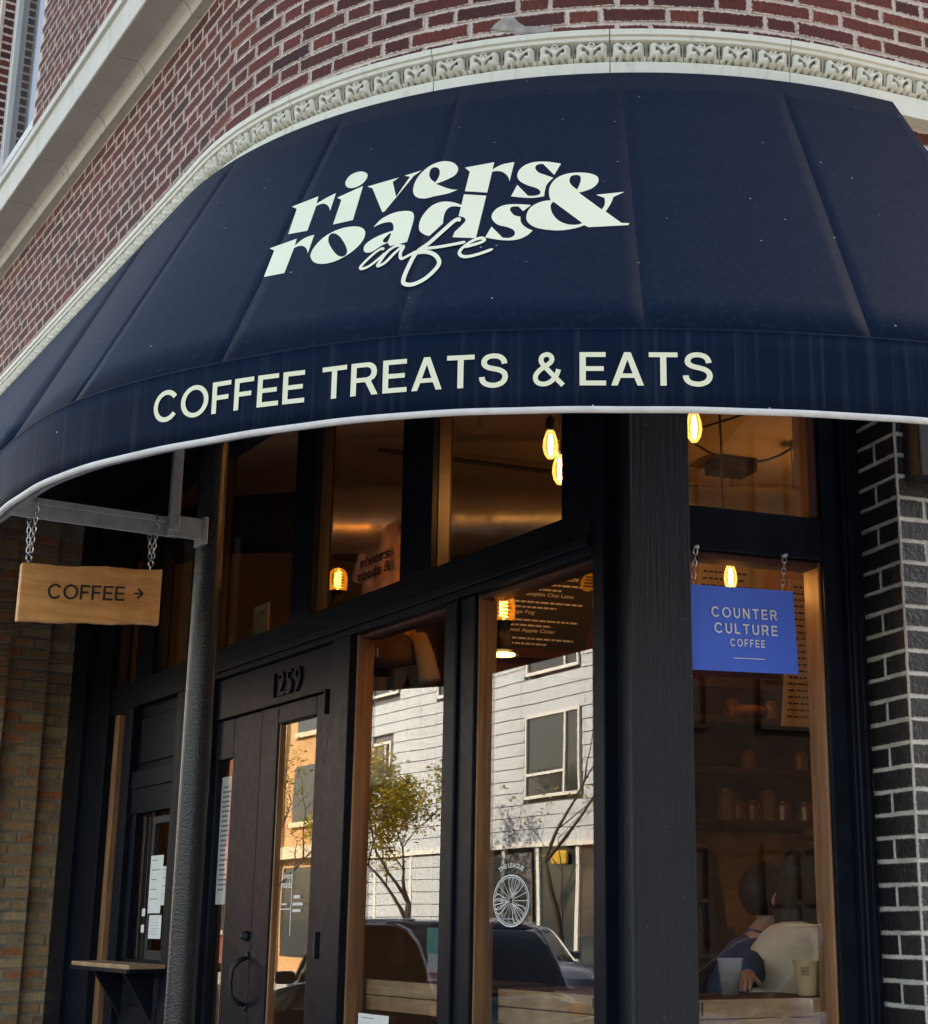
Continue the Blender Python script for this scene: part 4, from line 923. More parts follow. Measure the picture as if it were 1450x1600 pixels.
for o_ in (1.536, 1.112):
    top = 2.985; bot = SF(1.560 - o_, .207, 0).z
    mb = chain(LF(UB + .01, o_ + .012, top), LF(UB + .005, o_ + .003, bot + .035)); mb.v += []
    m2 = chain(LF(UB - .03, o_ - .006, top), LF(UB - .006, o_ - .003, bot + .035)); mb.add(m2.v, m2.f)
    mb.tube([LF(UB - .031, o_, 2.98), LF(UB - .03, o_, 3.004), LF(UB + .03, o_, 3.004), LF(UB + .031, o_, 2.98)], .002, 5)
    mb.build('chain', M_CHAIN, SG)
    mb = MB(); c = LF(UB, o_, bot + .016); ring = [c + Vector((0, 0, .011 * math.sin(2 * math.pi * k / 12))) + Vector((NL.x, NL.y, 0)) * (.009 * math.cos(2 * math.pi * k / 12)) for k in range(13)]
    mb.tube(ring, .0028, 6, cap=False); mb.tube([c - Vector((0, 0, .01)), c - Vector((0, 0, .03))], .003, 6); mb.build('eye_screw', M_CHAIN, SG)
# ------------------------------------------------------------ the room behind the glass
def LP2(u, o): return xy(LF(u, o, 0))
def RP2(u, o): return xy(RF(u, o, 0))
Dp = (.664, 8.73)
room = [RP2(-.02, -.12), LP2(.1, -.11), LP2(5.86, -.11), LP2(5.86, -2.6), Dp, RP2(3.5, -3.4), RP2(3.5, -.11), RP2(.69, -.11)]
struct(poly('floor', room, FL, M_FLOOR, .2))
struct(poly('ceiling', room, 4.10, M_PLAST, -.02))
def wallp(name, a, b, z0, z1, m):
    mb = MB(); mb.add([(a[0], a[1], z0), (b[0], b[1], z0), (b[0], b[1], z1), (a[0], a[1], z1)], [(0, 1, 2, 3)]); return struct(mb.build(name, m, solid=.03))
wallp('interior_wall', LP2(5.87, -.11), LP2(5.87, -2.62), FL, 4.1, M_COM)
wallp('interior_wall', LP2(5.87, -2.62), Dp, 2.15, 4.1, M_BWALL); wallp('darkened_lower_wall', LP2(5.87, -2.62), Dp, FL, 2.15, M_DARK)  # lower wall coloured dark to stand in for the dim lower room
wallp('interior_wall', Dp, RP2(3.5, -3.42), 2.05, 4.1, M_BWALL); wallp('darkened_lower_wall', Dp, RP2(3.5, -3.42), FL, 2.05, M_DARK)  # same dark lower band here, gloom put into the wall colour
wallp('interior_wall', RP2(3.51, -3.42), RP2(3.51, -.1), FL, 4.1, M_BWALL)
wallp('interior_wall', RP2(3.5, -.08), RP2(.70, -.08), FL, 4.1, M_BWALL)
# bar counters in the windows
def planks(name, label, F, u0, u1, dep, z):
    t = thing(name, label, 'counter', F((u0 + u1) / 2, -dep / 2 - .1, FL))
    MB().box(F, u0, u1, -.105 - dep, -.108, z - .035, z).build('counter_top', M_RWOOD, t, bevel=.004)
    MB().box(F, u0, u1, -.125, -.103, z - .060, z - .002).build('plank', M_OAK2, t, bevel=.003)
    MB().box(F, u0, u1, -.128, -.104, z - .118, z - .063).build('plank', M_OAK2, t, bevel=.003)
    for u in (u0 + .05, u1 - .05): MB().box(F, u - .03, u + .03, -dep - .08, -dep - .02, FL, z - .035).build('leg', M_DARKW, t, bevel=.003)
    return t
planks('window_counter', 'plank window counter behind the tall pane left of the corner post', LF, .0, .79, .36, 1.357)
planks('window_counter', 'plank window counter behind the pane beside the entrance door', LF, 1.035, 1.83, .36, 1.357)
RCN = planks('window_counter', 'plank window counter with the paper cup right of the corner post', RF, .01, .56, .36, 1.348)
# dark coffee drips on the plank edges
for F, u0, n_, parent, sgn in ((LF, .10, 9, 'window_counter', 1), (RF, .05, 5, 'window_counter.002', 1)):
    par = bpy.data.objects.get(parent)
    for k in range(n_):
        u = u0 + random.uniform(0, .10) if F is LF else u0 + random.uniform(0, .08); h = random.uniform(.02, .05)
        zt = 1.35 if F is LF else 1.342
        MB().box(F, u, u + .0025, -.1025, -.1015, zt - h, zt - .003).build('drip', M_INK, par)
# ---- pendant bulbs
def bulb(loc, scale, label, cord, power, name='pendant_bulb', cat='light bulb', group='hanging filament bulbs'):
    t = thing(name, label, cat, loc, group); P = Vector(loc); k = scale
    MB().lathe([(.001, -.062 * k), (.012 * k, -.058 * k), (.024 * k, -.04 * k), (.030 * k, -.012 * k), (.027 * k, .018 * k), (.018 * k, .045 * k), (.014 * k, .058 * k)], P, 16).build('bulb_glass', M_BULB, t, smooth=True)
    mb = MB()
    for q in range(5):
        a = 2 * math.pi * q / 5; x, y = .009 * k * math.cos(a), .009 * k * math.sin(a)
        mb.tube([P + Vector((x * .4, y * .4, .04 * k)), P + Vector((x, y, .0)), P + Vector((x * .6, y * .6, -.04 * k))], .0022 * k, 5)
    mb.build('filament', M_FILA, t)
    MB().lathe([(.016 * k, .052 * k), (.018 * k, .06 * k), (.019 * k, .10 * k), (.008 * k, .112 * k), (.0, .113 * k)], P, 14).build('socket', M_BLACK, t, smooth=True)
    MB().tube([P + Vector((0, 0, .11 * k)), P + Vector((.003, 0, (.11 * k + cord) / 2)), P + Vector((0, 0, cord))], .003, 5).build('cord', M_BLACK, t)
    ld = bpy.data.lights.new('bulb_light', 'POINT'); ld.energy = power * .36; ld.color = (1, .58, .24); ld.shadow_soft_size = .006
    lo = bpy.data.objects.new('bulb_light', ld); COL.objects.link(lo); lo.parent = t; lo.location = (0, 0, -.052 * k)
    return t
bulb(RF(-.122, -.9, 3.395), 1.02, 'upper of the two lit filament bulbs hanging behind the upper light', 4.09 - 3.395, 3.0)
bulb(RF(-.081, -.9, 3.297), 1.05, 'lower of the two lit filament bulbs hanging behind the upper light', 4.09 - 3.297, 3.0)
bulb(RF(.508, -.9, 3.545), 1.15, 'lit filament bulb showing just under the awning right of the corner post', 4.09 - 3.545, 3.0)
bulb(RF(1.90, -2.5, 3.735), 1.0, 'small distant filament bulb at the right edge of the transom light', 4.09 - 3.715, 4.0)
bulb(RF(.367, -.35, 2.79), .82, 'lit filament bulb right above the blue board', .16, 1.2)
for s, zc, lb in (((1.0, -2.6), 3.3, 'left'), ((2.2, -2.0), 3.4, 'right')):
    bulb(RF(s[0], s[1], zc), 1., 'lit filament bulb deeper in the room over the %s end of the bar' % lb, 4.09 - zc, 2.6, group='bulbs over the bar')
# globe lamps on the mullions
def globe(u, z, label):
    P = LF(u, -.15, z); t = thing('globe_lamp', label, 'lamp', P, 'amber globe lamps')
    MB().lathe([(.020, -.050), (.044, -.045), (.046, .01), (.040, .035), (.024, .052), (.0, .057)], P, 18).build('globe', M_BULB2, t, smooth=True)
    mb = MB(); pts = []
    for i in range(41):
        a = i / 40 * 5 * 2 * math.pi; pts.append(P + Vector((.014 * math.cos(a), .014 * math.sin(a), -.035 + .07 * i / 40)))
    mb.tube(pts, .0028, 6).build('filament', M_FILA2, t)
    MB().lathe([(.036, -.052), (.036, -.060), (.026, -.062), (.026, -.10), (.034, -.105), (.034, -.155), (.04, -.165), (.0, -.166)], P, 16).build('socket', M_BLACK, t, smooth=True)
    MB().tube([P + Vector((0, 0, -.14)), P + Vector((NL.x * .045, NL.y * .045, -.14))], .008, 8).build('arm', M_BLACK, t)
    ld = bpy.data.lights.new('globe_light', 'POINT'); ld.energy = .4; ld.color = (1, .45, .12); ld.shadow_soft_size = .005
    lo = bpy.data.objects.new('globe_light', ld); COL.objects.link(lo); lo.parent = t; lo.location = (0, 0, .045)
    return t, P
globe(2.36, 3.125, 'amber globe lamp with spiral filament high beside the tie-dye shirt')
t, P = globe(.862, 2.745, 'amber globe lamp with spiral filament left of the menu board')
MB().lathe([(.046, -.185), (.046, -.178), (.0, -.177)], P, 16).build('lamp_rim', emit('lamp_rim_glow', (1., .62, .2), 2.5), t)
# spiral duct
P0, P1 = Vector((-1.25, 7.55, 3.56)), Vector((2.6, 7.75, 3.60)); d = (P1 - P0); n = 110
mb = MB(); mb.tube([P0 + d * i / n for i in range(n + 1)], [.175 + (.006 if i % 6 == 0 else 0) for i in range(n + 1)], 28)
DU = tag(mb.build('spiral_duct', M_DUCT, None, smooth=True), 'round spiral metal air duct running under the ceiling', 'duct')
mb = MB(); mb.tube([Vector((-1.2, 7.55, 3.56)), Vector((-1.9, 8.2, 3.7)), Vector((-2.6, 9.2, 3.85))], .16, 20); tag(mb.build('duct_branch', M_DARK, None, smooth=True), 'dark branch duct climbing diagonally behind the upper lights', 'duct')
# ceiling conduit, junction boxes, chains, drooping cables
mb = MB(); mb.tube([RF(-.2, -3.30, 4.05), RF(1.0, -3.32, 4.04), RF(3.2, -3.30, 4.05)], .012, 6); tag(mb.build('conduit', M_BLACK), 'thin metal conduit along the top of the back wall', 'conduit')
jb = MB().box(RF, 1.62, 1.86, -3.0, -2.8, 4.02, 4.095).build('junction_box', M_DARK, None, bevel=.01); tag(jb, 'flat ceiling box with a chain right of the corner post', 'junction box')
tag(chain(RF(1.74, -2.9, 4.02), RF(1.77, -2.9, 3.45)).build('hanging_chain', M_BLACK), 'short dark chain hanging from the ceiling box', 'chain')
jb = MB().box(RF, -.35, -.12, -1.5, -1.36, 4.02, 4.095).build('junction_box', M_DARK, None, bevel=.01); tag(jb, 'flat ceiling box above the spiral duct', 'junction box')
tag(chain(RF(-.24, -1.43, 4.02), RF(-.24, -1.43, 3.62)).build('hanging_chain', M_BLACK), 'dark chain hanging above the spiral duct', 'chain')
def cable(a, b, sag, label, name='cable'):
    pts = []
    for i in range(15):
        f = i / 14; p = a + (b - a) * f; p.z -= sag * 4 * f * (1 - f); pts.append(p)
    return tag(MB().tube(pts, .006, 6).build(name, M_BLACK, None, smooth=True), label, 'cable')
cable(RF(.35, -1.0, 3.50), RF(1.5, -1.4, 4.08), .04, 'taut black cable crossing the transom light')
cable(RF(.45, -1.05, 3.62), RF(1.6, -1.4, 4.08), .30, 'drooping black cable under the taut one')
tag(MB().tube([RF(.80, -1.25, 4.09), RF(.815, -1.25, 3.6), RF(.81, -1.25, 3.1)], .006, 6).build('cable', M_BLACK), 'vertical black cord hanging down the transom light', 'cable')
# emergency light
em = thing('emergency_light', 'white twin-head emergency light behind the upper lights', 'emergency light', LF(2.95, -.5, 3.62))
MB().lathe([(.0, 0), (.04, .005), (.055, .05), (.058, .075), (.0, .08)], LF(2.83, -.5, 3.60), 14, Matrix.Rotation(R_(115), 3, 'Y')).build('lamp_head', M_WHITE, em, smooth=True)
MB().box(LF, 2.94, 3.05, -.56, -.46, 3.60, 3.72).build('housing', M_WHITE, em, bevel=.01)
MB().tube([LF(2.95, -.5, 3.64), LF(2.90, -.5, 3.63), LF(2.86, -.5, 3.62)], .012, 6).build('arm', M_WHITE, em)
# ---- clothing for sale
def shirt(F, u0, w_, z0, h, dep, m, name, label, logo=None, hood=False):
    t = thing(name, label, 'shirt', F(u0, dep, z0))
    sg = 1
    def P(x, y, side):      # x -1..1 across, y 0..1 up
        half = .5 * w_ * (1.0 if y < .78 else 1.0 - .55 * (y - .78) / .22)
        fold = .012 * math.sin(x * 7 + y * 3) + .006 * math.sin(x * 15 - y * 5)
        return F(u0 + x * half, dep + side * (.03 * math.cos(x * 1.5)) + fold * (1 - .4 * y), z0 + y * h - (.03 * (1 - abs(x)) if y > .99 else 0))
    mb = MB(); mb.grid(lambda a, b: P(a * 2 - 1, b, 1), 18, 16); mb.grid(lambda a, b: P(a * 2 - 1, b, -1), 18, 16); mb.build('torso', m, t, smooth=True)
    for sx in (-1, 1):
        mb = MB(); a = F(u0 + sx * w_ * .36, dep, z0 + h * .90); b = F(u0 + sx * w_ * .58, dep, z0 + h * .60)
        mb.tube([a, a + (b - a) * .5 + Vector((0, 0, .01)), b], [.035, .045, .05], 10); mb.build('sleeve', m, t, smooth=True)
    MB().tube([F(u0, dep, z0 + h * .99), F(u0, dep, z0 + h * 1.07), F(u0 + .01, dep, z0 + h * 1.1)], .003, 5).build('hanger_hook', M_CHAIN, t)
    return t
t = shirt(LF, 2.66, .50, 2.90, .62, -.55, M_SHIRT1, 'hanging_shirt', 'pale tie-dye shirt with dark lettering hung behind the upper light')
put_text('rivers', .1, lambda x, y: LF(2.84 - x, -.495, 3.31 + y), M_INK, t, 'print', fit=(.32, .055), bold=.02)
put_text('roads &', .1, lambda x, y: LF(2.86 - x, -.495, 3.245 + y), M_INK, t, 'print', fit=(.36, .055), bold=.02)
t = shirt(LF, 2.28, .50, 2.20, .72, -.45, M_SHIRT2, 'hanging_shirt', 'sand coloured shirt with small chest print hung below the brown cap')
put_text('RIVERS', .1, lambda x, y: LF(2.16 - x, -.395, 2.58 + y), M_INK, t, 'print', fit=(.10, .02))
MB().add([LF(2.15, -.396, 2.61), LF(2.07, -.396, 2.61), LF(2.10, -.396, 2.665)], [(0, 1, 2)]).build('print', M_INK, t, fix=False)
cp_ = thing('cap', 'brown baseball cap with pale label and dark brim hung by the sand shirt', 'cap', LF(2.20, -.38, 2.72))
mb = MB(); C0 = LF(2.20, -.36, 2.72)
mb.lathe([(.125, 0), (.125, .04), (.112, .09), (.08, .135), (.03, .16), (.0, .163)], C0, 20).build('crown', M_CAP, cp_, smooth=True)
mb = MB(); mb.grid(lambda a, b: C0 + Vector((UL.x, UL.y, 0)) * ((.12 + .09 * b * math.sin(math.pi * a)) ) + Vector((NL.x, NL.y, 0)) * ((a - .5) * .22) + Vector((0, 0, -.02 * b - .015 * abs(a - .5))), 12, 4).build('brim', M_BLACK, cp_, smooth=True, solid=.006)
MB().box(LF, 2.10, 2.15, -.243, -.238, 2.735, 2.775).build('cap_label', M_PAPER, cp_)
# poster behind the upper light near the column, papers
pb = thing('brown_poster', 'warm brown poster behind the upper light left of the iron column', 'poster', LF(4.1, -.3, 2.9))
MB().box(LF, 3.80, 4.36, -.33, -.325, 2.6, 3.16).build('sheet', mat('poster_brown', (.40, .17, .07), .7, var=.25, vs=6), pb)
for z in (2.93, 3.05): MB().tube([LF(3.86 + .05 * i, -.322, z + .006 * math.sin(i * 2)) for i in range(10)], .003, 4).build('ink_line', M_INK, pb)
pa = thing('shop_poster', 'cream card leaning behind the upper light above the door', 'poster', LF(3.3, -.2, 2.93))
MB().box(LF, 3.18, 3.38, -.16, -.155, 2.93, 3.16).build('sheet', M_TAN, pa)
put_text('COFFEE', .1, lambda x, y: LF(3.36 - x, -.152, 3.10 + y), M_INK, pa, 'print', fit=(.15, .024))
# ---- menus over the bar (parallel to the right shopfront, leaning forward)
def menu(name, label, u0, u1, v0, v1, z0, z1, m, frame):
    t = thing(name, label, 'menu board', RF((u0 + u1) / 2, -v0, z0))
    def F(x, y, d=0): return RF(u0 + x + (y * .20 if frame else .05 * y), -(v0 + (v1 - v0) * y / (z1 - z0)) + d, z0 + y)
    w_, h = u1 - u0, z1 - z0
    mb = MB(); mb.hexa([F(0, 0, -.01), F(w_, 0, -.01), F(w_, 0, 0), F(0, 0, 0), F(0, h, -.01), F(w_, h, -.01), F(w_, h, 0), F(0, h, 0)]); mb.build('sheet', m, t)
    if frame:
        for a, b in (((-.03, -.04), (w_ + .06, 0)), ((w_, 0), (w_ + .05, h)), ((-.04, 0), (0, h))):
            mb = MB(); mb.hexa([F(a[0], a[1], -.02), F(b[0], a[1], -.02), F(b[0], a[1], .02), F(a[0], a[1], .02), F(a[0], b[1], -.02), F(b[0], b[1], -.02), F(b[0], b[1], .02), F(a[0], b[1], .02)]); mb.build('frame_rail', M_RWOOD, t, bevel=.004)
    return t, F
t, F = menu('menu_board', 'black drinks menu board with cream lettering and a round yellow sticker', -.10, .36, 1.75, 1.62, 2.73, 3.18, M_BOARD, True)
y = .375
for s, wd in (('Cranberry Orange Matcha Latte', .38), ('Brown Butter Pecan Latte', .31), ('Dirty Pumpkin Chai Latte', .31), ('Orange Fog', .15), ('Caramel Apple Cider', .27)):
    put_text(s, .1, lambda a, b: F(.035 + a, y + b, .004), M_MTEXT, t, 'menu_line', fit=(wd, .020), bold=.012)
    for r in range(2):
        mb = MB(); x = .035; end = .40 - r * .12
        while x < end:
            wl = random.uniform(.012, .04); yy = y - .026 - r * .022
            mb.add([F(x, yy, .004), F(min(end, x + wl), yy, .004), F(min(end, x + wl), yy + .0075, .004), F(x, yy + .0075, .004)], [(0, 1, 2, 3)]); x += wl + .006
        mb.build('menu_smallprint', M_GREYINK if False else M_MTEXT, t, fix=False)
    y -= .077
vs = []; c_ = (.395, .30)
for k in range(36):
    r = .042 if k % 2 else .036; a = 2 * math.pi * k / 36; vs.append(F(c_[0] + r * math.cos(a), c_[1] + r * math.sin(a), .006))
MB().add(vs, [tuple(range(36))]).build('sticker', M_YEL, t, fix=False)
for k in range(4):
    MB().add([F(c_[0] - .022, c_[1] + .02 - k * .013, .0075), F(c_[0] + .022, c_[1] + .02 - k * .013, .0075), F(c_[0] + .022, c_[1] + .026 - k * .013, .0075), F(c_[0] - .022, c_[1] + .026 - k * .013, .0075)], [(0, 1, 2, 3)]).build('sticker_line', M_INK, t, fix=False)
for u0, u1, z0, z1, lb in ((.90, 1.25, 2.98, 3.17, 'tan printed menu card behind the bulb above the blue board'), (1.34, 1.62, 2.45, 3.13, 'tan printed menu card right of the blue board'), (.47, .72, 2.74, 3.1, 'tan printed menu card right of the black menu board')):
    t, F = menu('menu_card', lb, u0, u1, 1.72, 1.66, z0, z1, M_TAN, False); yy = z1 - z0 - .04
    while yy > .02:
        x = .02; mb = MB(); end = (u1 - u0) * random.uniform(.5, .9)
        while x < end:
            wl = random.uniform(.012, .035); mb.add([F(x, yy, .003), F(x + wl, yy, .003), F(x + wl, yy + .008, .003), F(x, yy + .008, .003)], [(0, 1, 2, 3)]); x += wl + .007
        mb.build('menu_smallprint', M_INK, t, fix=False); yy -= .03
# header beam that carries the menus
tag(MB().box(RF, -.12, 2.9, -1.84, -1.78, 2.62, 2.72).build('bar_header', M_RWOOD, None, bevel=.005), 'red-brown timber rail under the menu boards', 'beam')
tag(MB().box(RF, .86, 1.06, -2.35, -2.25, FL, 2.62).build('timber_post', M_RWOOD, None, bevel=.005), 'red-brown timber panel left of the back shelves', 'panel')
# ---- blue board
bb = thing('blue_board', 'blue board lettered COUNTER CULTURE COFFEE hanging against the right window', 'sign', RF(.21, .03, 2.38))
def BF(x, y, d=0): return RF(.006 + x + .010 * (.28 - y) / .28, .032 + d, 2.376 + y + .016 * x)
mb = MB(); mb.hexa([BF(0, 0, -.005), BF(.395, 0, -.005), BF(.395, 0, 0), BF(0, 0, 0), BF(0, .282, -.005), BF(.395, .282, -.005), BF(.395, .282, 0), BF(0, .282, 0)]); mb.build('board', M_BLUE, bb)
put_caps('COUNTER', lambda x, y: BF(.080 + x, .178 + y, .003), M_PAPER, bb, .245, .034, gap=.32)
put_caps('CULTURE', lambda x, y: BF(.088 + x, .125 + y, .003), M_PAPER, bb, .235, .034, gap=.32)
put_caps('COFFEE', lambda x, y: BF(.143 + x, .083 + y, .003), M_PAPER, bb, .130, .025, gap=.32)
MB().add([BF(.152, .043, .003), BF(.27, .043, .003), BF(.27, .0455, .003), BF(.152, .0455, .003)], [(0, 1, 2, 3)]).build('rule', M_PAPER, bb, fix=False)
for x, u in ((.02, .035), (.355, .37)):
    chain(BF(x, .282, -.002), RF(u, .036, 2.78)).build('chain', M_CHAIN, bb)
    MB().lathe([(.012, -.006), (.014, 0), (.012, .006)], RF(u, .036, 2.785), 10).build('hook', M_CHAIN, bb, smooth=True)
# ---- paper cup and plastic cup on the counter
cu = thing('paper_cup', 'kraft paper cup of coffee standing on the counter by the oak jamb', 'cup', RF(.515, -.165, 1.348))
C0 = RF(.515, -.165, 1.348)
MB().lathe([(.0, .001), (.030, .001), (.031, .004), (.034, .02), (.0455, .108), (.0475, .110), (.0475, .1135), (.0445, .1135), (.0435, .104), (.0, .103)], C0, 28).build('cup', M_CUP, cu, smooth=True)
MB().lathe([(.043, .105), (.03, .112), (.012, .111), (.0, .114)], C0, 18).build('foam', M_CREAM, cu, smooth=True)
ax = (V2(0, 0) - V2(C0.x, C0.y)).normalized(); ay = V2(-ax.y, ax.x)
def CF(x, y, r): a = x / r; p = V2(C0.x, C0.y) + (ax * math.cos(a) - ay * math.sin(-a)) * r; return Vector((p.x, p.y, C0.z + y))
for s, yy, wd in (('DELICIOUS', .086, .030), ('PLANTS', .076, .024), ('ON THIS', .066, .026)):
    put_text(s, .1, lambda x, y: CF(x - wd / 2 - .006, yy + y, .0345 + (yy + y - .02) * .1307 + .0008), M_INK, cu, 'print', fit=(wd, .0075), bold=.02)
pc = thing('plastic_cup', 'clear plastic cup of iced drink on the counter left of the paper cup', 'cup', RF(.30, -.30, 1.348)); C1 = RF(.30, -.30, 1.348)
MB().lathe([(.0, .001), (.030, .001), (.043, .115), (.046, .118), (.044, .12)], C1, 20).build('cup', M_CLEAR, pc, smooth=True)
MB().lathe([(.0, .004), (.028, .004), (.037, .075), (.0, .078)], C1, 16).build('iced_drink', mat('iced_drink', (.20, .16, .14), .2, var=.5, vs=60), pc, smooth=True)
# ---- back bar: panel, shelves, jars
tag(MB().box(RF, 1.0, 3.45, -3.38, -3.33, 1.5, 2.06).build('wall_panel', M_PLY, None), 'glowing varnished wood panel on the back wall', 'panel')
bk = thing('back_shelves', 'dark wooden shelves of jars on the back wall', 'shelves', RF(2.2, -3.3, 2.0))
MB().box(RF, 1.1, 3.45, -3.37, -3.34, 2.06, 2.95).build('back_board', M_DARK, bk)
for z in (2.08, 2.36, 2.64): MB().box(RF, 1.2, 3.4, -3.34, -3.08, z, z + .035).build('shelf', M_DARKW, bk, bevel=.003)
JAR = MB().lathe([(.0, 0), (.042, 0), (.045, .01), (.045, .085), (.03, .10), (.03, .11), (.0, .112)], (0, 0, 0), 12).mesh('jar'); JAR.materials.append(mat('jar_amber', (.12, .05, .02), .2, var=.4, vs=30))
BAG = MB().lathe([(.0, 0), (.05, 0), (.05, .14), (.035, .17), (.0, .17)], (0, 0, 0), 6).mesh('bag'); BAG.materials.append(mat('coffee_bag', (.13, .08, .04), .6, var=.3, vs=20))
for k in range(13):
    me = JAR if k % 3 else BAG; zz = 2.115 if k < 7 else 2.395 if k < 10 else 2.675; u = [1.80, 1.88, 1.97, 2.06, 2.16, 2.30, 2.42, 1.95, 2.28, 2.42, 1.86, 2.1, 2.3][k]
    o = bpy.data.objects.new('jar' if me is JAR else 'coffee_bag', me); COL.objects.link(o); o.location = RF(u, -3.18, zz)
    nth = ['first', 'second', 'third', 'fourth', 'fifth', 'sixth', 'seventh'][k if k < 7 else k - 7 if k < 10 else k - 10]
    tag(o, '%s on the %s shelf of the back wall, %s from the left' % ('small amber jar' if me is JAR else 'brown coffee bag', 'lowest' if k < 7 else 'middle' if k < 10 else 'top', nth), 'jar' if me is JAR else 'bag', 'goods on the back shelves')
fr_ = thing('picture_frame', 'small pale-edged frame low on the back panel beside the corner post', 'picture', RF(1.6, -3.3, 1.8))
mb = MB(); 
for a in ((1.50, 1.70, 1.985, 2.0), (1.50, 1.70, 1.80, 1.815), (1.50, 1.515, 1.80, 2.0), (1.685, 1.70, 1.80, 2.0)): mb.box(RF, a[0], a[1], -3.325, -3.30, a[2], a[3])
mb.build('frame', M_PAPER, fr_); MB().box(RF, 1.5, 1.7, -3.328, -3.322, 1.8, 2.0).build('picture', M_RWOOD, fr_)
tag(MB().lathe([(.0, 0), (.11, .01), (.13, .05), (.10, .07), (.0, .075)], RF(1.95, -3.2, 2.68), 14).build('orange_bowl', mat('copper_bowl', (.22, .07, .02), .4, var=.3), None, smooth=True), 'orange dish on the top back shelf', 'bowl')
# ---- papers on the hatch, door and glass
def notice(u0, u1, z0, z1, label, o=.004, lines=8, m=None, name='paper_notice', tilt=0.):
    t = thing(name, label, 'notice', LF((u0 + u1) / 2, o, z0)); w_ = abs(u1 - u0)
    def F(x, y, d=0): return LF(max(u0, u1) - x - y * tilt, o + d, z0 + y)
    mb = MB(); h = z1 - z0
    mb.hexa([F(0, 0), F(w_, 0), F(w_, 0, .0012), F(0, 0, .0012), F(0, h), F(w_, h), F(w_, h, .0012), F(0, h, .0012)]); mb.build('sheet', m or M_PAPER, t)
    mb = MB()
    for k in range(lines):
        y = h * (.92 - .84 * k / max(1, lines)); e = random.uniform(.5, .85)
        mb.add([F(w_ * .12, y - h * .012, .002), F(w_ * e, y - h * .012, .002), F(w_ * e, y + h * .004, .002), F(w_ * .12, y + h * .004, .002)], [(0, 1, 2, 3)])
    if lines: mb.build('print', M_GREYINK, t, fix=False)
    return t
notice(4.05, 4.245, 1.62, 1.92, 'tall white leaflet with small pictures taped to the serving hatch', .004, 5, None, 'leaflet')
notice(3.98, 4.05, 1.66, 1.86, 'narrow pale leaflet right of the picture leaflet on the hatch', .003, 4, mat('pale_green_paper', (.70, .74, .66), .7, var=.05), 'leaflet')
notice(4.02, 4.21, 1.49, 1.61, 'white notice at the bottom of the serving hatch', .004, 7, None)
notice(4.285, 4.335, 1.605, 1.645, 'tiny white sticker on the hatch mullion, upper one', .004, 2, None, 'sticker')
notice(4.285, 4.335, 1.52, 1.56, 'tiny white sticker on the hatch mullion, lower one', .004, 2, None, 'sticker')
notice(3.215, 3.40, 1.66, 2.28, 'long white menu sheet inside the fixed door leaf', -.046, 22, None, 'menu_sheet')
notice(1.46, 1.72, 1.05, 1.232, 'framed white certificate at the foot of the pane beside the door', -.02, 3, None)
notice(4.86, 4.98, 1.88, 1.97, 'white card reader box behind the narrow pane left of the hatch', -.12, 0, None, 'white_box', .3)
for i, (c, a, b) in enumerate((((.05, .24, .20), 1.32, 1.50), ((.05, .06, .22), 1.21, 1.31), ((.35, .05, .07), 1.10, 1.20))):
    t = thing('gift_card', ['teal', 'navy', 'red'][i] + ' printed card standing on the counter behind the glass', 'card', LF((a + b) / 2, -.2, 1.358), 'cards on the counter')
    MB().box(LF, a, b, -.205, -.2, 1.46, 1.56).build('card', mat('card_%d' % i, c, .6, var=.2), t); MB().box(LF, a + .01, b - .01, -.23, -.2, 1.358, 1.46).build('holder', M_CLEAR, t)
tag(MB().box(LF, 1.25, 1.5, -.34, -.2, 1.358, 1.40).build('red_napkins', mat('red_paper', (.35, .03, .02), .7, var=.2), None, bevel=.01), 'red folded napkins lying on the counter beside the door', 'napkins')
tag(MB().box(LF, 1.10, 1.16, -.102, -.10, 1.315, 1.338).build('blue_sticker', mat('blue_sticker', (.04, .22, .50), .6), None), 'small blue sticker on the counter edge', 'sticker')
# decals on the glass (inside face)
dz = thing('wheel_decal', 'white spoked-wheel decal with petals on the tall pane', 'decal', LF(.585, -.026, 1.655))
def DF(x, y): return LF(.585 - x, -.0265, 1.655 + y)
mb = MB()
def seg(mb, a, b, w_):
    a = Vector((a[0], a[1])); b = Vector((b[0], b[1])); d = (b - a).normalized(); n = Vector((-d.y, d.x)) * w_
    mb.add([DF(*(a + n)), DF(*(b + n)), DF(*(b - n)), DF(*(a - n))], [(0, 1, 2, 3)])
SX, SY = 1.36, 1.0
for r, w_ in ((.086, .0022), (.079, .0012)):
    for k in range(48):
        a, b = 2 * math.pi * k / 48, 2 * math.pi * (k + 1) / 48; seg(mb, (r * SX * math.cos(a), r * math.sin(a)), (r * SX * math.cos(b), r * math.sin(b)), w_)
for k in range(18):
    a = 2 * math.pi * k / 18; seg(mb, (.010 * math.cos(a), .010 * math.sin(a)), (.078 * SX * math.cos(a), .078 * math.sin(a)), .0009)
for q in range(3):
    a0_ = R_(70 + 120 * q)
    for off in (-.55, -.3, 0, .3, .55):
        pts = [(.012 * math.cos(a0_), .012 * math.sin(a0_))]
        for j in range(1, 7):
            f = j / 6; r = .012 + .072 * f; a = a0_ + off * math.sin(math.pi * f * .8); pts.append((r * SX * math.cos(a), r * math.sin(a)))
        for p, q_ in zip(pts, pts[1:]): seg(mb, p, q_, .0014)
mb.build('wheel', M_DECAL, dz, fix=False)
vs, fs = text2d('THE LEAGUE', .022, .0004, 'CENTER')
MB().add([DF((.112 + y) * SX * math.sin(x / .12), (.112 + y) * math.cos(x / .12)) for x, y in vs], fs).build('lettering', M_DECAL, dz, fix=False)
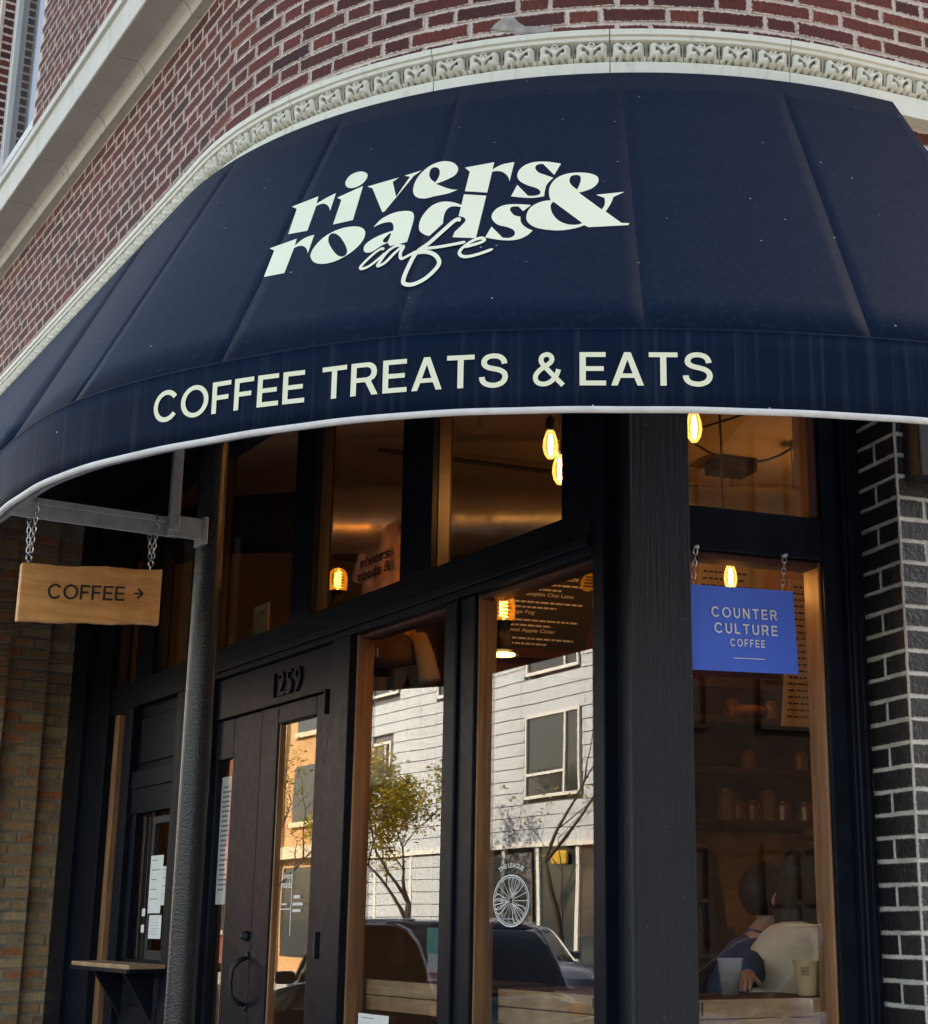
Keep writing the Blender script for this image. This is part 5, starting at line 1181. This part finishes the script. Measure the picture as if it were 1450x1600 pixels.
dd = thing('door_decal', 'white cafe name and opening hours lettered on the door glass', 'decal', LF(2.5, -.03, 1.7))
put_text('rivers', .1, lambda x, y: LF(2.565 - x, -.0325, 1.765 + y), M_DECAL, dd, 'lettering', fit=(.11, .028), bold=.02)
put_text('roads', .1, lambda x, y: LF(2.575 - x, -.0325, 1.725 + y), M_DECAL, dd, 'lettering', fit=(.12, .034), bold=.02)
mb = MB()
for x0, x1, z, h in ((2.56, 2.50, 1.652, .008), (2.58, 2.46, 1.632, .005), (2.43, 2.36, 1.68, .014), (2.44, 2.33, 1.65, .012), (2.44, 2.35, 1.622, .012)):
    mb.add([LF(x0, -.0325, z), LF(x1, -.0325, z), LF(x1, -.0325, z + h), LF(x0, -.0325, z + h)], [(0, 1, 2, 3)])
mb.add([LF(2.458, -.0325, 1.52), LF(2.452, -.0325, 1.52), LF(2.452, -.0325, 1.80), LF(2.458, -.0325, 1.80)], [(0, 1, 2, 3)])
mb.build('hours', M_DECAL, dd, fix=False)
# ------------------------------------------------------------ people at the window bar
def skin_mesh(name, joints, bones, m, parent, sub=2):
    """joints: name -> (point, radius); bones: pairs; grown with a Skin modifier into one continuous surface"""
    names = list(joints); idx = {n: i for i, n in enumerate(names)}
    me = bpy.data.meshes.new(name); me.from_pydata([tuple(joints[n][0]) for n in names], [(idx[a], idx[b]) for a, b in bones], []); me.update()
    o = link(name, me, m, parent)
    sk = o.modifiers.new('skin', 'SKIN'); sk.use_smooth_shade = True
    lay_ = me.skin_vertices[0] if me.skin_vertices else None
    if lay_ is None:
        bm = bmesh.new(); bm.from_mesh(me); bm.verts.layers.skin.verify(); bm.to_mesh(me); bm.free(); lay_ = me.skin_vertices[0]
    for n in names:
        r = joints[n][1]; r = r if isinstance(r, tuple) else (r, r); lay_.data[idx[n]].radius = r
    lay_.data[0].use_root = True
    sb = o.modifiers.new('sub', 'SUBSURF'); sb.levels = sub; sb.render_levels = sub
    return o
def person(label, base, face, top_m, hair_len, lean=0., arm_l=None, arm_r=None, standing=False, turn=0., leg_m=M_CHAR, scale=1., bun=False):
    """base: floor point under the pelvis; face: horizontal direction the chest faces; arms: hand target points"""
    f = Vector((face.x, face.y, 0)).normalized(); r = Vector((f.y, -f.x, 0)); up = Vector((0, 0, 1)); b = Vector(base)
    t = thing('person', label, 'person', b)
    seat = .92 if standing else .76
    def P(x, y, z): return b + r * x * scale + f * y * scale + up * z * scale
    hp = P(0, 0, seat); ch = hp + (up * .36 + f * lean * .3) * scale; sh = hp + (up * .50 + f * lean * .45) * scale
    nk = sh + (up * .06 + f * (.01 + lean * .12)) * scale; hd = nk + (up * .02 + f * (.015 + lean * .1)) * scale
    J = {'hip': (hp, .13), 'waist': ((hp + ch) / 2, (.125, .10)), 'chest': (ch, (.15, .105)), 'neck0': (sh, (.10, .075)), 'neck': (nk, .052), 'jaw': (hd + (up * .03 + f * .01) * scale, .055), 'head': (hd + up * .115 * scale, (.074, .088)), 'crown': (hd + up * .185 * scale - f * .005, (.055, .065))}
    Bn = [('hip', 'waist'), ('waist', 'chest'), ('chest', 'neck0'), ('neck0', 'neck'), ('neck', 'jaw'), ('jaw', 'head'), ('head', 'crown')]
    for sx, nm, tgt in ((-1, 'l', arm_l), (1, 'r', arm_r)):
        s0 = sh + r * sx * .165 * scale - up * .035 * scale
        hand = Vector(tgt) if tgt is not None else s0 + (up * -.55 + f * .06) * scale
        mid = (s0 + hand) / 2; d = (hand - s0).length; bend = math.sqrt(max(.0, (.29 * scale) ** 2 - (d / 2) ** 2))
        el = mid + (up * -.6 + r * sx * .55 - f * .35).normalized() * bend
        wr = hand + (el - hand).normalized() * .085
        J.update({'s' + nm: (s0, .058), 'e' + nm: (el, .042), 'w' + nm: (wr, .027), 'h' + nm: (hand, (.036, .018))})
        Bn += [('neck0', 's' + nm), ('s' + nm, 'e' + nm), ('e' + nm, 'w' + nm), ('w' + nm, 'h' + nm)]
        fd = (hand - wr).normalized(); sd_ = fd.cross(up); sd_ = sd_.normalized() if sd_.length > .1 else r
        for k, (off, ln) in enumerate(((-.024, .066), (-.008, .076), (.008, .072), (.024, .058))):
            a = hand + sd_ * off + fd * .02; q = a + fd * ln * .5 - up * .006; e = q + (fd * .75 - up * .65).normalized() * ln * .5
            J.update({'f%s%da' % (nm, k): (a, .0095), 'f%s%db' % (nm, k): (q, .0085), 'f%s%dc' % (nm, k): (e, .0075)})
            Bn += [('h' + nm, 'f%s%da' % (nm, k)), ('f%s%da' % (nm, k), 'f%s%db' % (nm, k)), ('f%s%db' % (nm, k), 'f%s%dc' % (nm, k))]
        th = hand + sd_ * (-.032 * sx) - fd * .03; J.update({'t%sa' % nm: (th, .010), 't%sb' % nm: (th + (fd * .6 - sd_ * .5 * sx - up * .4).normalized() * .04, .0085)}); Bn += [('w' + nm, 't%sa' % nm), ('t%sa' % nm, 't%sb' % nm)]
        k0 = hp + r * sx * .09 * scale
        kn = k0 + ((f * .42 - up * .02) if not standing else -up * .44 + f * .02) * scale; an = kn + (-up * (.42 if not standing else .40) - f * .05) * scale
        if not standing: an.z = max(an.z, b.z + .30)
        J.update({'k0' + nm: (k0, .085), 'kn' + nm: (kn, .06), 'an' + nm: (an, .04), 'to' + nm: (an + f * .16 - up * .03, .035)}); Bn += [('hip', 'k0' + nm), ('k0' + nm, 'kn' + nm), ('kn' + nm, 'an' + nm), ('an' + nm, 'to' + nm)]
    for q in ('hip', 'waist', 'chest', 'neck0', 'sl', 'sr', 'el', 'er', 'k0l', 'k0r', 'knl', 'knr'):
        v_ = J[q][1]; J[q] = (J[q][0], tuple(.72 * x for x in (v_ if isinstance(v_, tuple) else (v_, v_))))
    skin_mesh('body', J, Bn, M_SKIN, t)
    # garment: lofted round the spine with sleeves, creased like cloth
    sp = [(hp - up * .04, .165, .125), (hp + (ch - hp) * .35, .150, .118), (hp + (ch - hp) * .75, .168, .125), (ch, .182, .128), (ch + (sh - ch) * .55, .186, .118), (sh - up * .02, .172, .098), (sh + up * .015, .118, .082), (nk - up * .02, .068, .064), (nk + up * .005, .060, .058)]
    ax = (sh - hp).normalized(); fo = (f - ax * f.dot(ax)).normalized(); mb = MB(); rows = []
    fine = []
    for k in range(len(sp) - 1):
        for q in range(3):
            w0 = q / 3; a_, b_ = sp[k], sp[k + 1]; fine.append((a_[0] + (b_[0] - a_[0]) * w0, a_[1] + (b_[1] - a_[1]) * w0, a_[2] + (b_[2] - a_[2]) * w0))
    fine.append(sp[-1])
    for k, (c, wx, wy) in enumerate(fine):
        row = []
        for q in range(28):
            th = 2 * math.pi * q / 28; cr = 1 + .030 * math.sin(th * 3 + k * .9) + .026 * math.sin(th * 8 - k * 1.1)
            row.append(c + r * (wx * cr * math.cos(th)) * scale + fo * (wy * cr * math.sin(th)) * scale)
        rows.append(row)
    mb.sweep(rows)
    for nm in 'lr':
        a_, e_, w_ = J['s' + nm][0], J['e' + nm][0], J['w' + nm][0]; pts = []; rs = []
        sx = -1 if nm == 'l' else 1; a_ = a_ - r * sx * .05
        for k in range(11):
            q = k / 10; p = a_ + (e_ - a_) * q; pts.append(p); rs.append((.078 - .016 * q) * (1 + .05 * math.sin(k * 2.1)))
        for k in range(1, 10):
            q = k / 10; pts.append(e_ + (w_ - e_) * q); rs.append((.062 - .020 * q) * (1 + .06 * math.sin(k * 2.7)))
        mb.tube(pts, rs, 14)
    mb.build('top', top_m, t, smooth=True)
    JL = {'hip': (hp, .15)}; BLg = []
    for nm in 'lr':
        for q, rr in (('k0', .10), ('kn', .075), ('an', .06)): JL[q + nm] = (J[q + nm][0], rr)
        BLg += [('hip', 'k0' + nm), ('k0' + nm, 'kn' + nm), ('kn' + nm, 'an' + nm)]
    skin_mesh('trousers', JL, BLg, leg_m, t)
    # face
    h0 = hd + up * .115 * scale; ft = (Matrix.Rotation(turn, 3, 'Z') @ f); rt = Vector((ft.y, -ft.x, 0))
    mb = MB()
    for sx in (-1, 1):
        c = h0 + ft * .083 + rt * sx * .031 - up * .004; mb.lathe([(.0, -.008), (.011, 0), (.0, .008)], c, 10)
    mb.build('eyes', M_INK, t, smooth=True)
    MB().tube([h0 + ft * .084 + up * .005, h0 + ft * .104 - up * .035, h0 + ft * .088 - up * .04], [.007, .013, .009], 8).build('nose', M_SKIN, t, smooth=True)
    MB().tube([h0 + ft * .078 + rt * x * .024 - up * (.066 - abs(x) * .003) for x in (-1, -.5, 0, .5, 1)], [.002, .005, .006, .005, .002], 6).build('mouth', mat('lips', (.30, .10, .09), .5), t, smooth=True)
    for sx in (-1, 1):
        e = h0 + rt * sx * .086 - up * .012 - ft * .008; mb = MB(); pts = []
        for k in range(11):
            a = -1.9 + 4.2 * k / 10; pts.append(e + (up * .030 * math.cos(a) - ft * .019 * math.sin(a)) + rt * sx * .008)
        mb.tube(pts, [.004, .006, .007, .007, .007, .007, .006, .006, .007, .008, .006], 7); mb.lathe([(.0, -.024), (.011, -.016), (.013, .0), (.011, .014), (.0, .02)], e, 10)
        mb.build('ear', M_SKIN, t, smooth=True)
    # hair: a cap shaped round the skull and a fall of locks behind
    mb = MB(); cen = h0 + up * .028 - ft * .012
    def hair(a, c):
        th = a * 2 * math.pi; ph = c * math.pi * .80; fr = math.cos(th)
        lim = .34 + .66 * (1 - max(0, fr)) ** .8; ph *= lim if lim < 1 else 1
        d = ft * math.cos(th) * math.sin(ph) * .114 + rt * math.sin(th) * math.sin(ph) * .099 + up * math.cos(ph) * .118
        return cen + d * (1 + .012 * math.sin(th * 19) * c)
    mb.grid(hair, 44, 12)
    locks = MB()
    if hair_len:
        for k in range(26):
            x = (k / 25 - .5) * 2; y0 = cen - ft * (.085 * math.cos(x * 1.2)) + rt * x * .078 + up * .02; ln = hair_len * random.uniform(.85, 1.05)
            locks.tube([y0, y0 - up * ln * .35 - ft * .022 + rt * x * .012, y0 - up * ln * .7 - ft * (.02 + .02 * random.random()) + rt * x * .02 * random.random(), y0 - up * ln - ft * .01 + rt * random.uniform(-.02, .02)], [.024, .026, .022, .004], 6)
        mb.add(locks.v, locks.f)
    if bun: mb.lathe([(.0, -.045), (.035, -.03), (.048, 0), (.035, .03), (.0, .045)], cen - ft * .125 + up * .05, 12)
    mb.build('hair', M_HAIR, t, smooth=True)
    return t
fl = lambda u, v, z=FL: RF(u, -v, z)
def D(u, v): p = UR * u - NR * v; return V2(p.x, p.y)
st_ = []
# seated woman in the beige jacket, side on at the counter
person('person in a beige jacket with long black hair seated beside the paper cup', fl(.655, .60, FL + .07), D(.90, .44), M_JACK, .52, lean=.30, arm_l=fl(1.02, .55, 1.40), arm_r=fl(.66, .30, 1.385), scale=.97)
person('person with long black hair and dark clothes standing with back to the window', fl(.80, 1.55, FL - .10), D(-.3, 1), M_CHAR, .50, arm_l=None, arm_r=None, standing=True)
person('person in a denim jacket with short dark hair resting a forearm on the counter', fl(.72, 1.16, FL - .03), D(.95, -.25), M_DENIM, .0, lean=.25, arm_l=fl(1.00, .90, 1.38), arm_r=fl(.44, .46, 1.39), turn=.2)
person('person with short dark hair and wine top deep in the room at the jamb', fl(1.55, 1.85, FL - .02), D(-.5, -.8), M_WINE, .0, standing=True)
for k, (u, v) in enumerate(((.655, .60), (.72, 1.16))):
    p = fl(u, v); t = thing('bar_stool', ['round bar stool under the person in the beige jacket', 'round bar stool under the person in the denim jacket'][k], 'stool', p, 'bar stools at the window counter')
    MB().lathe([(.0, .62), (.17, .62), (.18, .635), (.17, .655), (.0, .66)], p, 20).build('seat', M_RWOOD, t, smooth=True)
    for q in range(4):
        a = q * math.pi / 2 + .4; d = Vector((math.cos(a), math.sin(a), 0)); MB().tube([p + d * .12 + Vector((0, 0, .6)), p + d * .2], .012, 8).build('leg', M_BLACK, t)
# ------------------------------------------------------------ across the street (seen mirrored in the panes)
OPP = 16.0
def OF(u, o, z): return LF(u, OPP - o, z)          # o: out of the facade towards the cafe
G = thing('siding_building', 'grey sided apartment block with white windows across the street', 'building', LF(28, OPP + 4, 0))
U0, U1, H1 = 13.5, 36.6, 10.6
MB().box(OF, U0, U1, -9, -.06, 0, H1).build('body', M_SIDE2, G)
wins = [(23.75, 26.0, 4.2, 6.1), (23.75, 26.0, 7.0, 8.9), (32.75, 33.8, 5.15, 6.15), (32.4, 34.0, 7.4, 9.0), (28.5, 30.3, 7.0, 8.9), (18.6, 20.9, 4.2, 6.1), (18.6, 20.9, 7.0, 8.9), (28.6, 29.4, 4.4, 6.0)]
bd = .283; segs = [U0, 16.2, 18.5, 21.2, 23.55, 26.2, 28.4, 31.2, 34.2, U1]
z = 3.25; row = 0
BM = {}
invG = ABS[G.name].inverted()
while z < H1 - .1:
    for a, b_ in zip(segs, segs[1:]):
        cuts = [(a, b_)]
        for w0, w1, wz0, wz1 in wins:
            if wz0 - .1 < z + bd * .5 < wz1 + .1:
                nw = []
                for c0, c1 in cuts:
                    if w1 + .08 <= c0 or w0 - .08 >= c1: nw.append((c0, c1)); continue
                    if c0 < w0 - .1: nw.append((c0, w0 - .08))
                    if c1 > w1 + .1: nw.append((w1 + .08, c1))
                cuts = nw
        for c0, c1 in cuts:
            key = round(c1 - c0, 3)
            if key not in BM:
                L = c1 - c0 - .012; mbb = MB(); h = bd - .012
                F = lambda x, y, q: Vector((x, y, q))
                mbb.hexa([F(0, -.04, 0), F(L, -.04, 0), F(L, .028, 0), F(0, .028, 0), F(0, -.04, h), F(L, -.04, h), F(L, .006, h), F(0, .006, h)]); me = mbb.mesh('siding_board'); me.materials.append(M_SIDE); BM[key] = me
            o = bpy.data.objects.new('siding_board', BM[key]); COL.objects.link(o); o.parent = G; o.matrix_parent_inverse = invG
            q = OF(c0, 0, z); o.matrix_basis = Matrix(((UL.x, -NL.x, 0, q.x), (UL.y, -NL.y, 0, q.y), (0, 0, 1, z), (0, 0, 0, 1)))
    z += bd; row += 1
for w0, w1, z0, z1 in wins:
    mb = MB(); f = .07; m_ = w0 + (w1 - w0) * .28
    for a in ((w0, w1, z0, z0 + f), (w0, w1, z1 - f, z1), (w0, w0 + f, z0 + f, z1 - f), (w1 - f, w1, z0 + f, z1 - f), (m_ - f / 2, m_ + f / 2, z0 + f, z1 - f), (m_ + f / 2, w1 - f, z0 + .52, z0 + .58)): mb.box(OF, a[0], a[1], -.02, .05, a[2], a[3])
    wo = mb.build('window', M_WHITE, G); MB().box(OF, w0 + f, w1 - f, -.01, .004, z0 + f, z1 - f).build('pane', M_WGLASS, wo)
MB().box(OF, U0, U1, -.03, .10, 3.12, 3.24).build('fascia', M_WHITE, G)
for u in (22.2, 23.9, 25.4, 26.9, 29.0, 31.5, 33.5, 35.5):
    wo = MB().box(OF, u - .06, u + .06, -.03, .05, .2, 3.12).build('shop_mullion', M_WHITE, G)
MB().box(OF, U0 + .5, 25.6, -.02, .0, .5, 3.1).build('shop_glass', M_WGLASS, G)
for k in range(8): MB().box(OF, 25.7, 28.2, -.02, .012, .3 + k * .34, .3 + k * .34 + .325).build('siding_board', M_SIDE2, G)
MB().box(OF, 28.6, U1 - .5, -.02, .0, .5, 3.1).build('shop_glass', M_WGLASS, G)
MB().box(OF, 24.2, 24.75, .05, .14, 2.72, 3.02).build('shop_sign', M_YEL, G, bevel=.05)
for k in range(9): MB().box(OF, 29.0, 36., .0, .03, .4 + k * .3, .4 + k * .3 + .28).build('siding_board', M_SIDE, G)
# orange and red buildings further along
Ob = thing('orange_building', 'ochre rendered corner building with stone trim beyond the sided block', 'building', LF(40, OPP + 3, 0))
MB().box(OF, 36.7, 39.9, -8, .1, 0, 9.5).build('wall', M_ORANGE, Ob)
MB().box(OF, 36.7, 39.9, .1, .35, 3.25, 3.6).build('shop_cornice', M_STONE2, Ob); MB().box(OF, 39.4, 39.9, .1, .3, 0, 3.25).build('pilaster', M_STONE2, Ob)
MB().box(OF, 39.35, 39.9, .1, .22, 3.6, 9.5).build('quoin', M_STONE2, Ob)
for z0 in (4.3, 6.9): 
    w_ = MB().box(OF, 37.2, 38.7, .06, .13, z0, z0 + 1.6).build('window', M_WGLASS, Ob); MB().box(OF, 37.1, 38.8, .1, .2, z0 - .14, z0).build('sill', M_STONE2, w_)
MB().box(OF, 36.9, 39.2, .06, .12, .5, 3.0).build('shop_window', M_WGLASS, Ob)
Rb = thing('red_building', 'red brick house at the end of the reflected street', 'building', LF(46, OPP + 3, 0))
MB().box(OF, 40.0, 56, -8, .0, 0, 9.5).build('wall', M_RED2, Rb)
for u in (41., 44., 47.):
    for z0 in (1.2, 4.2, 7.0):
        w_ = MB().box(OF, u, u + 1.2, -.03, .04, z0, z0 + 1.6).build('window', M_WGLASS, Rb); MB().box(OF, u - .1, u + 1.3, .0, .1, z0 - .14, z0).build('sill', M_STONE2, w_)
Nb = thing('added_neighbour_block', 'added dark brick block along the left street, unseen, darkening the car reflections', 'building', LF(26, -3, 0))  # added out of view to keep the bright horizon off the car windows
MB().box(LF, 14.2, 44, -8, .8, 0, 8.5).build('wall', M_BROWN2, Nb)
for u in range(16, 42, 4):
    for z0 in (1.2, 4.6):
        w_ = MB().box(LF, u, u + 1.4, .78, .83, z0, z0 + 1.8).build('window', M_WGLASS, Nb); MB().box(LF, u - .1, u + 1.5, .8, .92, z0 - .12, z0).build('sill', M_STONE2, w_)
# dark brick block across the right-hand street
Kb = thing('brown_building', 'dark brown brick block across the right-hand street', 'building', RF(9, 20, 0))
def KF(u, o, z): return RF(u, 16.5 - o, z)
MB().box(KF, -1, 26, -8, 0, 0, 11).build('wall', M_BROWN2, Kb)
for u in (2.0, 5.0, 7.2, 9.4, 12.5, 16):
    for z0 in (1.0, 4.4, 7.6):
        mb = MB()
        for a in ((0, 1.3, 0, .07), (0, 1.3, 1.6, 1.67), (0, .07, .07, 1.6), (1.23, 1.3, .07, 1.6), (.62, .68, .07, 1.6), (.07, .62, .8, .86), (.68, 1.23, .8, .86)): mb.box(KF, u + a[0], u + a[1], -.02, .05, z0 + a[2], z0 + a[3])
        w_ = mb.build('window', M_BROWN2, Kb); MB().box(KF, u + .05, u + 1.25, -.01, .01, z0 + .05, z0 + 1.62).build('pane', M_DARK, w_)
# ---- kerb tree
def tree(name, label, base, h, seed, thick=.017, leafn=2600, spread=1.):
    rnd = random.Random(seed); t = thing(name, label, 'tree', base); wood_ = MB(); tips = []
    def grow(p, d, L, r, lev):
        n = 5; pts = [p]; rs = [r]
        for i in range(n):
            d = (d + Vector((rnd.uniform(-.16, .16), rnd.uniform(-.16, .16), rnd.uniform(-.05, .12)))).normalized(); p = p + d * L / n; pts.append(p); rs.append(r * (1 - .5 * (i + 1) / n))
        wood_.tube(pts, rs, 7 if lev < 2 else 5)
        if lev >= 2: tips.extend(pts[2:])
        if lev < 4:
            for k in range(rnd.choice((2, 3, 3)) if lev else 3):
                a = rnd.uniform(0, 2 * math.pi); q = pts[-1] if k < 2 else pts[rnd.randint(2, 4)]
                nd = (d + Vector((math.cos(a), math.sin(a), rnd.uniform(-.1, .35))) * rnd.uniform(.55, .9) * spread).normalized(); grow(q, nd, L * rnd.uniform(.62, .8), rs[-1] * .85, lev + 1)
    grow(Vector(base), Vector((.05, .02, 1)).normalized(), h * .30, h * thick, 0)
    wood_.build('trunk', M_BARK, t, smooth=True)
    lf = MB()
    for i in range(leafn):
        c = rnd.choice(tips) + Vector((rnd.gauss(0, .14), rnd.gauss(0, .14), rnd.gauss(0, .12))); a = Vector((rnd.gauss(0, 1), rnd.gauss(0, 1), rnd.gauss(0, .5))).normalized(); b = a.cross(Vector((rnd.gauss(0, 1), rnd.gauss(0, 1), rnd.gauss(0, 1)))).normalized(); s = rnd.uniform(.035, .07)
        lf.add([c - a * s, c + b * s * .55, c + a * s, c - b * s * .55], [(0, 1, 2, 3)])
    stuff(lf.build('foliage', M_LEAF, t, fix=False))
    return t
tree('street_tree', 'small kerbside tree with yellowing leaves reflected beside the door', LF(27.7, 13.9, -.02), 6.4, 11, leafn=6500, spread=.95)
tree('street_tree', 'nearly bare street tree with dark spreading branches across the road', LF(21.0, 13.9, -.02), 9.0, 5, leafn=240, spread=1.3, thick=.0095)
tree('street_tree', 'bare street tree further along the kerb', LF(35.5, 13.9, -.02), 8.0, 23, leafn=500)
# ---- cars
def car(name, label, F, u, o, m, L=4.7, W=1.86, H=1.66, flip=1, trim=M_CHROME):
    t = thing(name, label, 'car', F(u, o, -.15)); g = -.15
    def P(x, y, z): return F(u + flip * x, o + y, g + z)
    def smooth(rows, k=4):       # Catmull-Rom between stations
        out = []
        for i in range(len(rows) - 1):
            a, b, c, d = rows[max(i - 1, 0)], rows[i], rows[i + 1], rows[min(i + 2, len(rows) - 1)]
            for j in range(k):
                f = j / k; out.append(tuple(.5 * (2 * b[q] + (c[q] - a[q]) * f + (2 * a[q] - 5 * b[q] + 4 * c[q] - d[q]) * f * f + (3 * b[q] - a[q] - 3 * c[q] + d[q]) * f ** 3) for q in range(4)))
        return out + [rows[-1]]
    # stations: x, half-width, sill z, belt z
    st = [(-L / 2, .62, .42, .72), (-L / 2 + .12, .80, .28, .92), (-L / 2 + .7, .90, .24, 1.02), (-.9, .92, .24, 1.06), (.6, .92, .24, 1.04), (1.3, .91, .24, .98), (L / 2 - .35, .84, .26, .86), (L / 2 - .05, .68, .36, .70)]; st = smooth(st)
    rows = [[P(x, -w_, lo), P(x, -w_ * 1.01, (lo + hi) / 2), P(x, -w_ * .95, hi), P(x, -w_ * .6, hi + .05), P(x, w_ * .6, hi + .05), P(x, w_ * .95, hi), P(x, w_ * 1.01, (lo + hi) / 2), P(x, w_, lo)] for x, w_, lo, hi in st]
    MB().sweep(rows).build('body', m, t, smooth=True, bevel=.01)
    gs = [(-L / 2 + .30, .80, 1.02, 1.06), (-L / 2 + .85, .80, 1.04, H - .06), (-.5, .80, 1.06, H), (.25, .79, 1.05, H - .02), (.75, .78, 1.03, H - .13), (1.45, .76, .98, 1.02)]; gs = smooth(gs)
    rows = [[P(x, -w_ * 1.02, lo), P(x, -w_ * .97, hi - .03), P(x, -w_ * .86, hi), P(x, w_ * .86, hi), P(x, w_ * .97, hi - .03), P(x, w_ * 1.02, lo)] for x, w_, lo, hi in gs]
    MB().sweep(rows).build('glasshouse', M_CARG, t, smooth=True, bevel=.012)
    rows = [[P(x, -w_ * .93, hi - .012), P(x, -w_ * .80, hi + .012), P(x, w_ * .80, hi + .012), P(x, w_ * .93, hi - .012)] for x, w_, lo, hi in gs[4:17]]
    MB().sweep(rows).build('roof', m, t, smooth=True)
    for sy in (-1, 1):
        MB().tube([P(x, sy * (w_ * .98), hi - .025) for x, w_, lo, hi in gs], .016, 6).build('window_trim', trim, t)
        MB().tube([P(x, sy * (w_ * 1.025), lo + .01) for x, w_, lo, hi in gs], .014, 6).build('belt_trim', trim, t)
        MB().tube([P(x, sy * .62, H + .02) for x in (-1.3, -.5, .3)], .014, 6).build('roof_rail', trim, t)
        for x in (-.55, .28): MB().tube([P(x, sy * .80, 1.06), P(x - .04, sy * .79, H - .04)], .03, 6).build('pillar', m, t)
        MB().box(lambda a, b, c: P(a, sy * b, c), 1.02, 1.16, .88, 1.06, 1.02, 1.16).build('wing_mirror', m, t, bevel=.03)
        for x in (-.35, .55): MB().box(lambda a, b, c: P(a, sy * b, c), x - .22, x - .04, .925, .945, .86, .89).build('door_handle', M_CHROME, t, bevel=.004)
        MB().box(lambda a, b, c: P(a, sy * b, c), -L / 2 + .02, -L / 2 + .3, .60, .82, .78, .92).build('tail_light', M_AMBER, t, bevel=.02)
        MB().box(lambda a, b, c: P(a, sy * b, c), L / 2 - .36, L / 2 - .08, .56, .78, .66, .78).build('headlight', M_WHITE, t, bevel=.02)
        for x in (-1.4, 1.42):
            ax_ = (P(0, 1, 0) - P(0, 0, 0)).normalized(); q = ax_.to_track_quat('Z', 'Y').to_matrix()
            wh = MB().lathe([(.20, -.11), (.33, -.11), (.345, -.08), (.345, .08), (.33, .11), (.20, .11)], P(x, sy * .80, .345), 24, q).build('wheel', M_TYRE, t, smooth=True)
            MB().lathe([(.0, -.10), (.20, -.115), (.215, 0), (.20, .115), (.0, .10)], P(x, sy * .80, .345), 20, q).build('rim', M_CHROME, wh)
    return t
car('parked_car', 'black parked car at the near kerb reflected in the tall pane', LF, 5.3, 5.4, M_CARB, flip=1)
car('parked_car', 'black parked car at the near kerb reflected in the door', LF, 11.6, 5.4, M_CARB, flip=1, H=1.70)
car('parked_car', 'grey-blue parked car at the far kerb in front of the sided block', LF, 20.6, 12.0, M_CARW, flip=-1, H=1.62)
car('parked_car', 'grey-blue parked car at the kerb of the right-hand street', RF, 5.0, 7.0, M_CARW, flip=-1, trim=M_BLACK)
